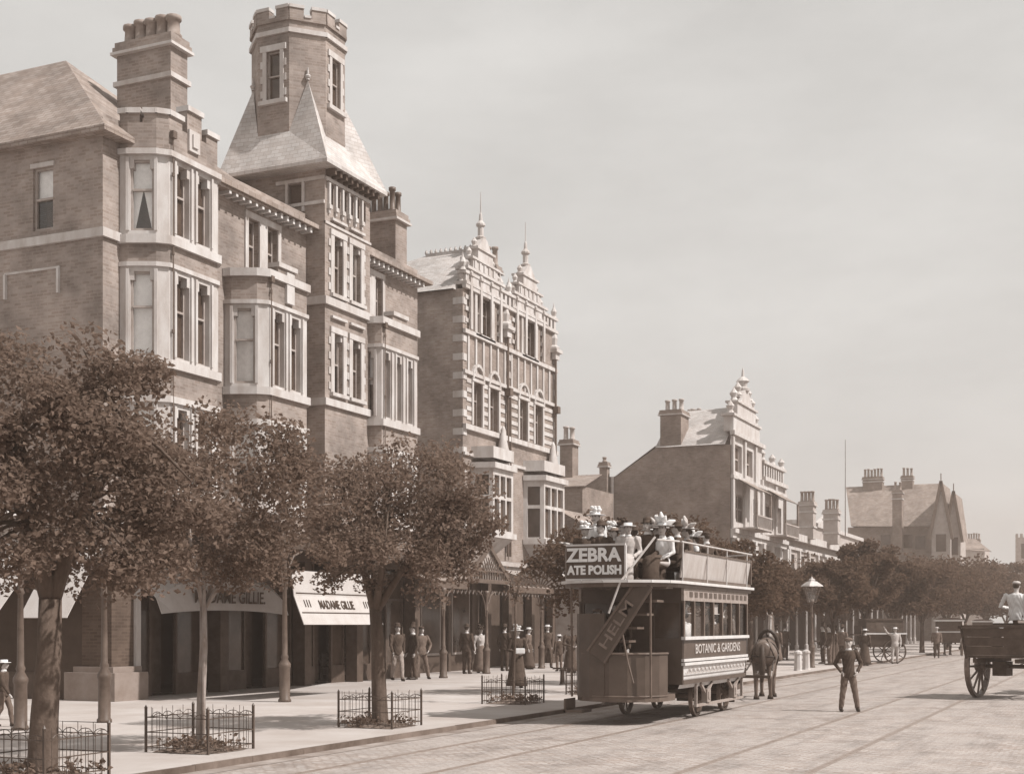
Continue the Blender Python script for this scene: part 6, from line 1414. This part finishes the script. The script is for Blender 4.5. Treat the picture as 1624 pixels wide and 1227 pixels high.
p = at(165, 1145); lamp('gas lamp post before the corner pier, its lantern hidden by leaves', p.x, p.y, 3.5)
p = at(32, 1157); lamp('gas lamp post at the far left behind the thick tree trunk', p.x, p.y, 3.5)
for px, py, lb_ in ((1266, 1063, 'white stone bollard at the foot of the street lamp, nearer the tram'), (1279, 1061, 'white stone bollard tight against the street lamp base')):
    p = at(px, py); t = thing('stone_bollard', lb_, 'bollard', p, 0, 'white bollards by the street lamp'); q = MB(); q.lathe([(.17, 0), (.15, .05), (.13, .6), (.16, .63), (.15, .7), (.05, .76), (0, .77)], (0, 0, 0), 8); q.build('shaft', 'stone', t)
p = at(892, 1085); t = thing('standpipe', 'short dark iron standpipe with a cross handle on the open pavement', 'standpipe', p); q = MB(); q.lathe([(.1, 0), (.07, .06), (.06, .4), (.08, .44), (0, .48)], (0, 0, 0), 10); q.build('pipe', 'iron', t); q = MB(); q.bar((-.3, 0, .46), (.3, .1, .46), .05); q.build('handle', 'iron', t)
b = thing('bench', 'low dark bench in the shade of the veranda near the third tree', 'bench', at(540, 1078, PAV), R(-4)); q = MB()
for k in range(3): q.box(-.22 + k * .15, -.1 + k * .15, -.8, .8, .42, .45)
q.build('seat', 'timber_and_shade', b); q = MB()
for z in (.55, .72): q.box(-.26, -.23, -.8, .8, z, z + .1)
q.build('backrest', 'timber_and_shade', b)
for s in (-1, 1): q = MB(); q.box(-.24, -.2, s * .7 - .03, s * .7 + .03, 0, .85); q.box(.15, .2, s * .7 - .03, s * .7 + .03, 0, .42); q.build('leg', 'iron', b)

# ------------------------------------------------------------------ cart on the right with its driver
cp_ = at(1551, 1105, 0); CH = R(-17)
K = thing('cart', 'dark two-wheeled tip cart with large dished wheels and a plank body, seen from behind', 'cart', (cp_.x, cp_.y, 0), CH)
Wd = 1.62
wheel(K, (0.0, 0, .78), .78, .11, 12, 'coat_bay', .15, R(3), .08); wheel(K, (Wd - .03, 0, .78), .78, .075, 12, 'coat_bay', .14, R(-4), -.06)
q = MB(); q.tube([(0, 0, .78), (Wd, 0, .78)], .05, 8); q.build('axle', 'iron', K)
q = MB(); q.box(.15, Wd - .15, -.95, 1.35, 1.0, 1.06); q.build('floor', 'cart_dark', K)
for x0, s in ((.15, 1), (Wd - .15, -1)):
    q = MB()
    for k in range(3): q.prism([(x0 - s * (.03 + .04 * k), -.95, 1.07 + .22 * k), (x0 - s * (.03 + .04 * k), 1.35, 1.07 + .22 * k), (x0 - s * (.07 + .04 * k), 1.35, 1.28 + .22 * k), (x0 - s * (.07 + .04 * k), -.95, 1.28 + .22 * k)], (s * .03, 0, 0))
    for y in (-.9, .2, 1.25): q.bar((x0 - s * .06, y, .98), (x0 - s * .2, y, 1.75), .05)
    q.bar((x0 - s * .2, -1.0, 1.74), (x0 - s * .2, 1.4, 1.74), .07); q.build('side_board', 'cart_dark', K)
q = MB()
for k in range(3): q.box(.12 - .04 * k, Wd - .12 + .04 * k, -.99, -.955, 1.07 + .22 * k, 1.28 + .22 * k)
q.box(.0, Wd, -1.02, -.95, 1.73, 1.79); q.build('tailboard', 'cart_dark', K)
q = MB(); q.box(.12, Wd - .12, 1.36, 1.4, 1.07, 1.74); q.build('front_board', 'cart_dark', K)
q = MB(); q.box(-.02, Wd + .02, 1.0, 1.45, 1.79, 1.84); q.build('seat_board', 'cart_dark', K)
for x in (.38, Wd - .38): q = MB(); q.tube([(x, 1.3, 1.02), (x, 2.2, 1.02), (x - .04, 3.9, 1.15)], .04, 8); q.build('shaft', 'cart_dark', K)
q = MB(); q.bar((.3, -.9, .93), (.3, 1.3, .93), .1); q.bar((Wd - .3, -.9, .93), (Wd - .3, 1.3, .93), .1); q.box(.45, .8, -.2, .2, .55, .9); q.build('chassis', 'cart_dark', K)
cl_ = lambda x, y, z: Vector((cp_.x + x * math.cos(CH) - y * math.sin(CH), cp_.y + x * math.sin(CH) + y * math.cos(CH), z))
person('driver in white shirt and pale cap sitting on the cart with his back turned', cl_(.60, .95, 1.90), CH + R(4), 1.8, 'drive', 'cloth_white', 'suit_mid', 'man', 'cap', 'cloth_pale', vox=.011, width=1.12, collar=False)
hl = cl_(Wd / 2, 3.25, 0); horse('brown cart horse standing between the cart shafts', (hl.x, hl.y, .005), CH, 'coat_bay', 1.0, .1, None)

# ------------------------------------------------------------------ carriages down the street
def carriage(name, label, cat, loc, rz, canopy=True, L=2.6):
    t = thing(name, label, cat, loc, rz)
    for x in (-.72, .72): wheel(t, (x, -.75, .55), .55, .06, 10, 'cart_dark', .1); wheel(t, (x, .95, .42), .42, .06, 10, 'cart_dark', .09)
    q = MB(); q.box(-.6, .6, -1.2, 1.1, .75, .85); q.prism([(-.62, -1.25, .85), (.62, -1.25, .85), (.7, -1.3, 1.35), (-.7, -1.3, 1.35)], (0, .06, 0))
    for s in (-1, 1): q.prism([(s * .62, -1.25, .85), (s * .62, .6, .85), (s * .7, .6, 1.35), (s * .7, -1.25, 1.35)], (-s * .05, 0, 0))
    q.box(-.6, .6, .55, .62, .85, 1.35); q.build('body', 'cart_dark', t)
    q = MB(); q.bar((-.72, -1.3, 1.38), (.72, -1.3, 1.38), .09, .07); 
    for s in (-1, 1): q.bar((s * .71, -1.3, 1.38), (s * .71, .6, 1.38), .08, .07)
    q.build('top_rail', 'tram_pale', t)
    q = MB(); q.box(-.55, .55, .75, 1.15, 1.3, 1.36); q.box(-.55, .55, .72, .77, 1.36, 1.75); q.build('box_seat', 'cart_dark', t)
    if canopy:
        q = MB(); A_ = [(.78 * math.cos(math.pi * k / 8), 2.05 + .16 * math.sin(math.pi * k / 8)) for k in range(9)]
        q.prism([(x, -1.35, z) for x, z in A_], (0, 2.1, 0)); co = q.build('canopy', 'cart_dark', t)
        q = MB(); q.bar((-.8, -1.37, 2.03), (.8, -1.37, 2.03), .05, .09); q.bar((.8, -1.37, 2.03), (.8, .75, 2.03), .05, .09); q.bar((-.8, -1.37, 2.03), (-.8, .75, 2.03), .05, .09); q.build('canopy_fringe', 'tram_pale', co)
        q = MB(); q.box(-.7, .7, -1.28, -1.24, 1.42, 2.03); q.build('rear_dark_panel', 'suit_dark', t)  # dark panels added to fill the gloom under the canopy
        for s in (-1, 1): q = MB(); q.box(s * .7 - .015, s * .7 + .015, -1.2, -.2, 1.42, 2.03); q.build('side_dark_panel', 'suit_dark', t)
        for x in (-.7, .7):
            for y in (-1.25, .65): q = MB(); q.tube([(x, y, 1.35), (x, y, 2.05)], .02, 6); q.build('canopy_post', 'iron', t)
    else:
        q = MB(); q.box(-.62, .62, -1.2, .55, 1.36, 2.0); cb = q.build('cab', 'cart_dark', t)
        q = MB(); q.box(-.66, .66, -1.25, .6, 2.0, 2.08); q.build('cab_roof', 'cart_dark', t)
        for s in (-1, 1): q = MB(); q.box(s * .62, s * .63, -.8, .1, 1.45, 1.9); q.build('cab_window', 'glass_dark', cb)
    for s in (-1, 1): q = MB(); q.tube([(s * .3, 1.1, .8), (s * .33, 2.9, 1.05)], .03, 6); q.build('shaft', 'cart_dark', t)
    return t
p = at(1505, 1039, 0); carriage('wagonette', 'dark wagonette with white-edged canopy and rails driving away far down the road', 'carriage', (p.x, p.y, 0.004), R(8), True)
hx = lambda p, rz, d: (p.x - math.sin(rz) * d, p.y + math.cos(rz) * d, 0.004)
horse('dark horse drawing the canopied wagonette', hx(p, R(8), 2.6), R(8), 'coat_dark')
for dx, dy, lb_ in ((-.35, -.6, 'passenger in dark coat on the left of the wagonette'), (.35, -.5, 'passenger in pale hat on the right of the wagonette')):
    person(lb_, (p.x + dx, p.y + dy, 1.0), R(10), 1.65, 'sit', 'suit_dark', 'suit_dark', 'man', 'boater' if dx > 0 else 'bowler', 'cloth_pale' if dx > 0 else 'suit_black', vox=.025)
p = at(1386, 1051, 0); carriage('cab', 'dark closed four-wheeled cab waiting at the kerb behind the boy', 'carriage', (p.x, p.y, 0.004), R(118), False)
p2 = at(1560, 1030, 0); carriage('wagonette', 'second dark canopied wagonette partly behind the cart', 'carriage', (p2.x - .6, p2.y + 6, 0.004), R(6), True)
# ------------------------------------------------------------------ air
hz = MB(); hz.box(-122, 72, -30, 332, -1.0, 26); ho = hz.build('haze', None or 'canvas'); ho.data.materials.clear()
hm = bpy.data.materials.new('haze'); hm.use_nodes = True; n_ = hm.node_tree.nodes; n_.clear(); om = n_.new('ShaderNodeOutputMaterial'); pv = n_.new('ShaderNodeVolumePrincipled')
pv.inputs['Color'].default_value = (0.95, 0.78, 0.68, 1); pv.inputs['Density'].default_value = 0.0014; pv.inputs['Anisotropy'].default_value = 0.0
hm.node_tree.links.new(pv.outputs[0], om.inputs['Volume']); ho.data.materials.append(hm); ho['kind'] = 'stuff'
ho['label'] = 'thin pale summer haze filling the street';
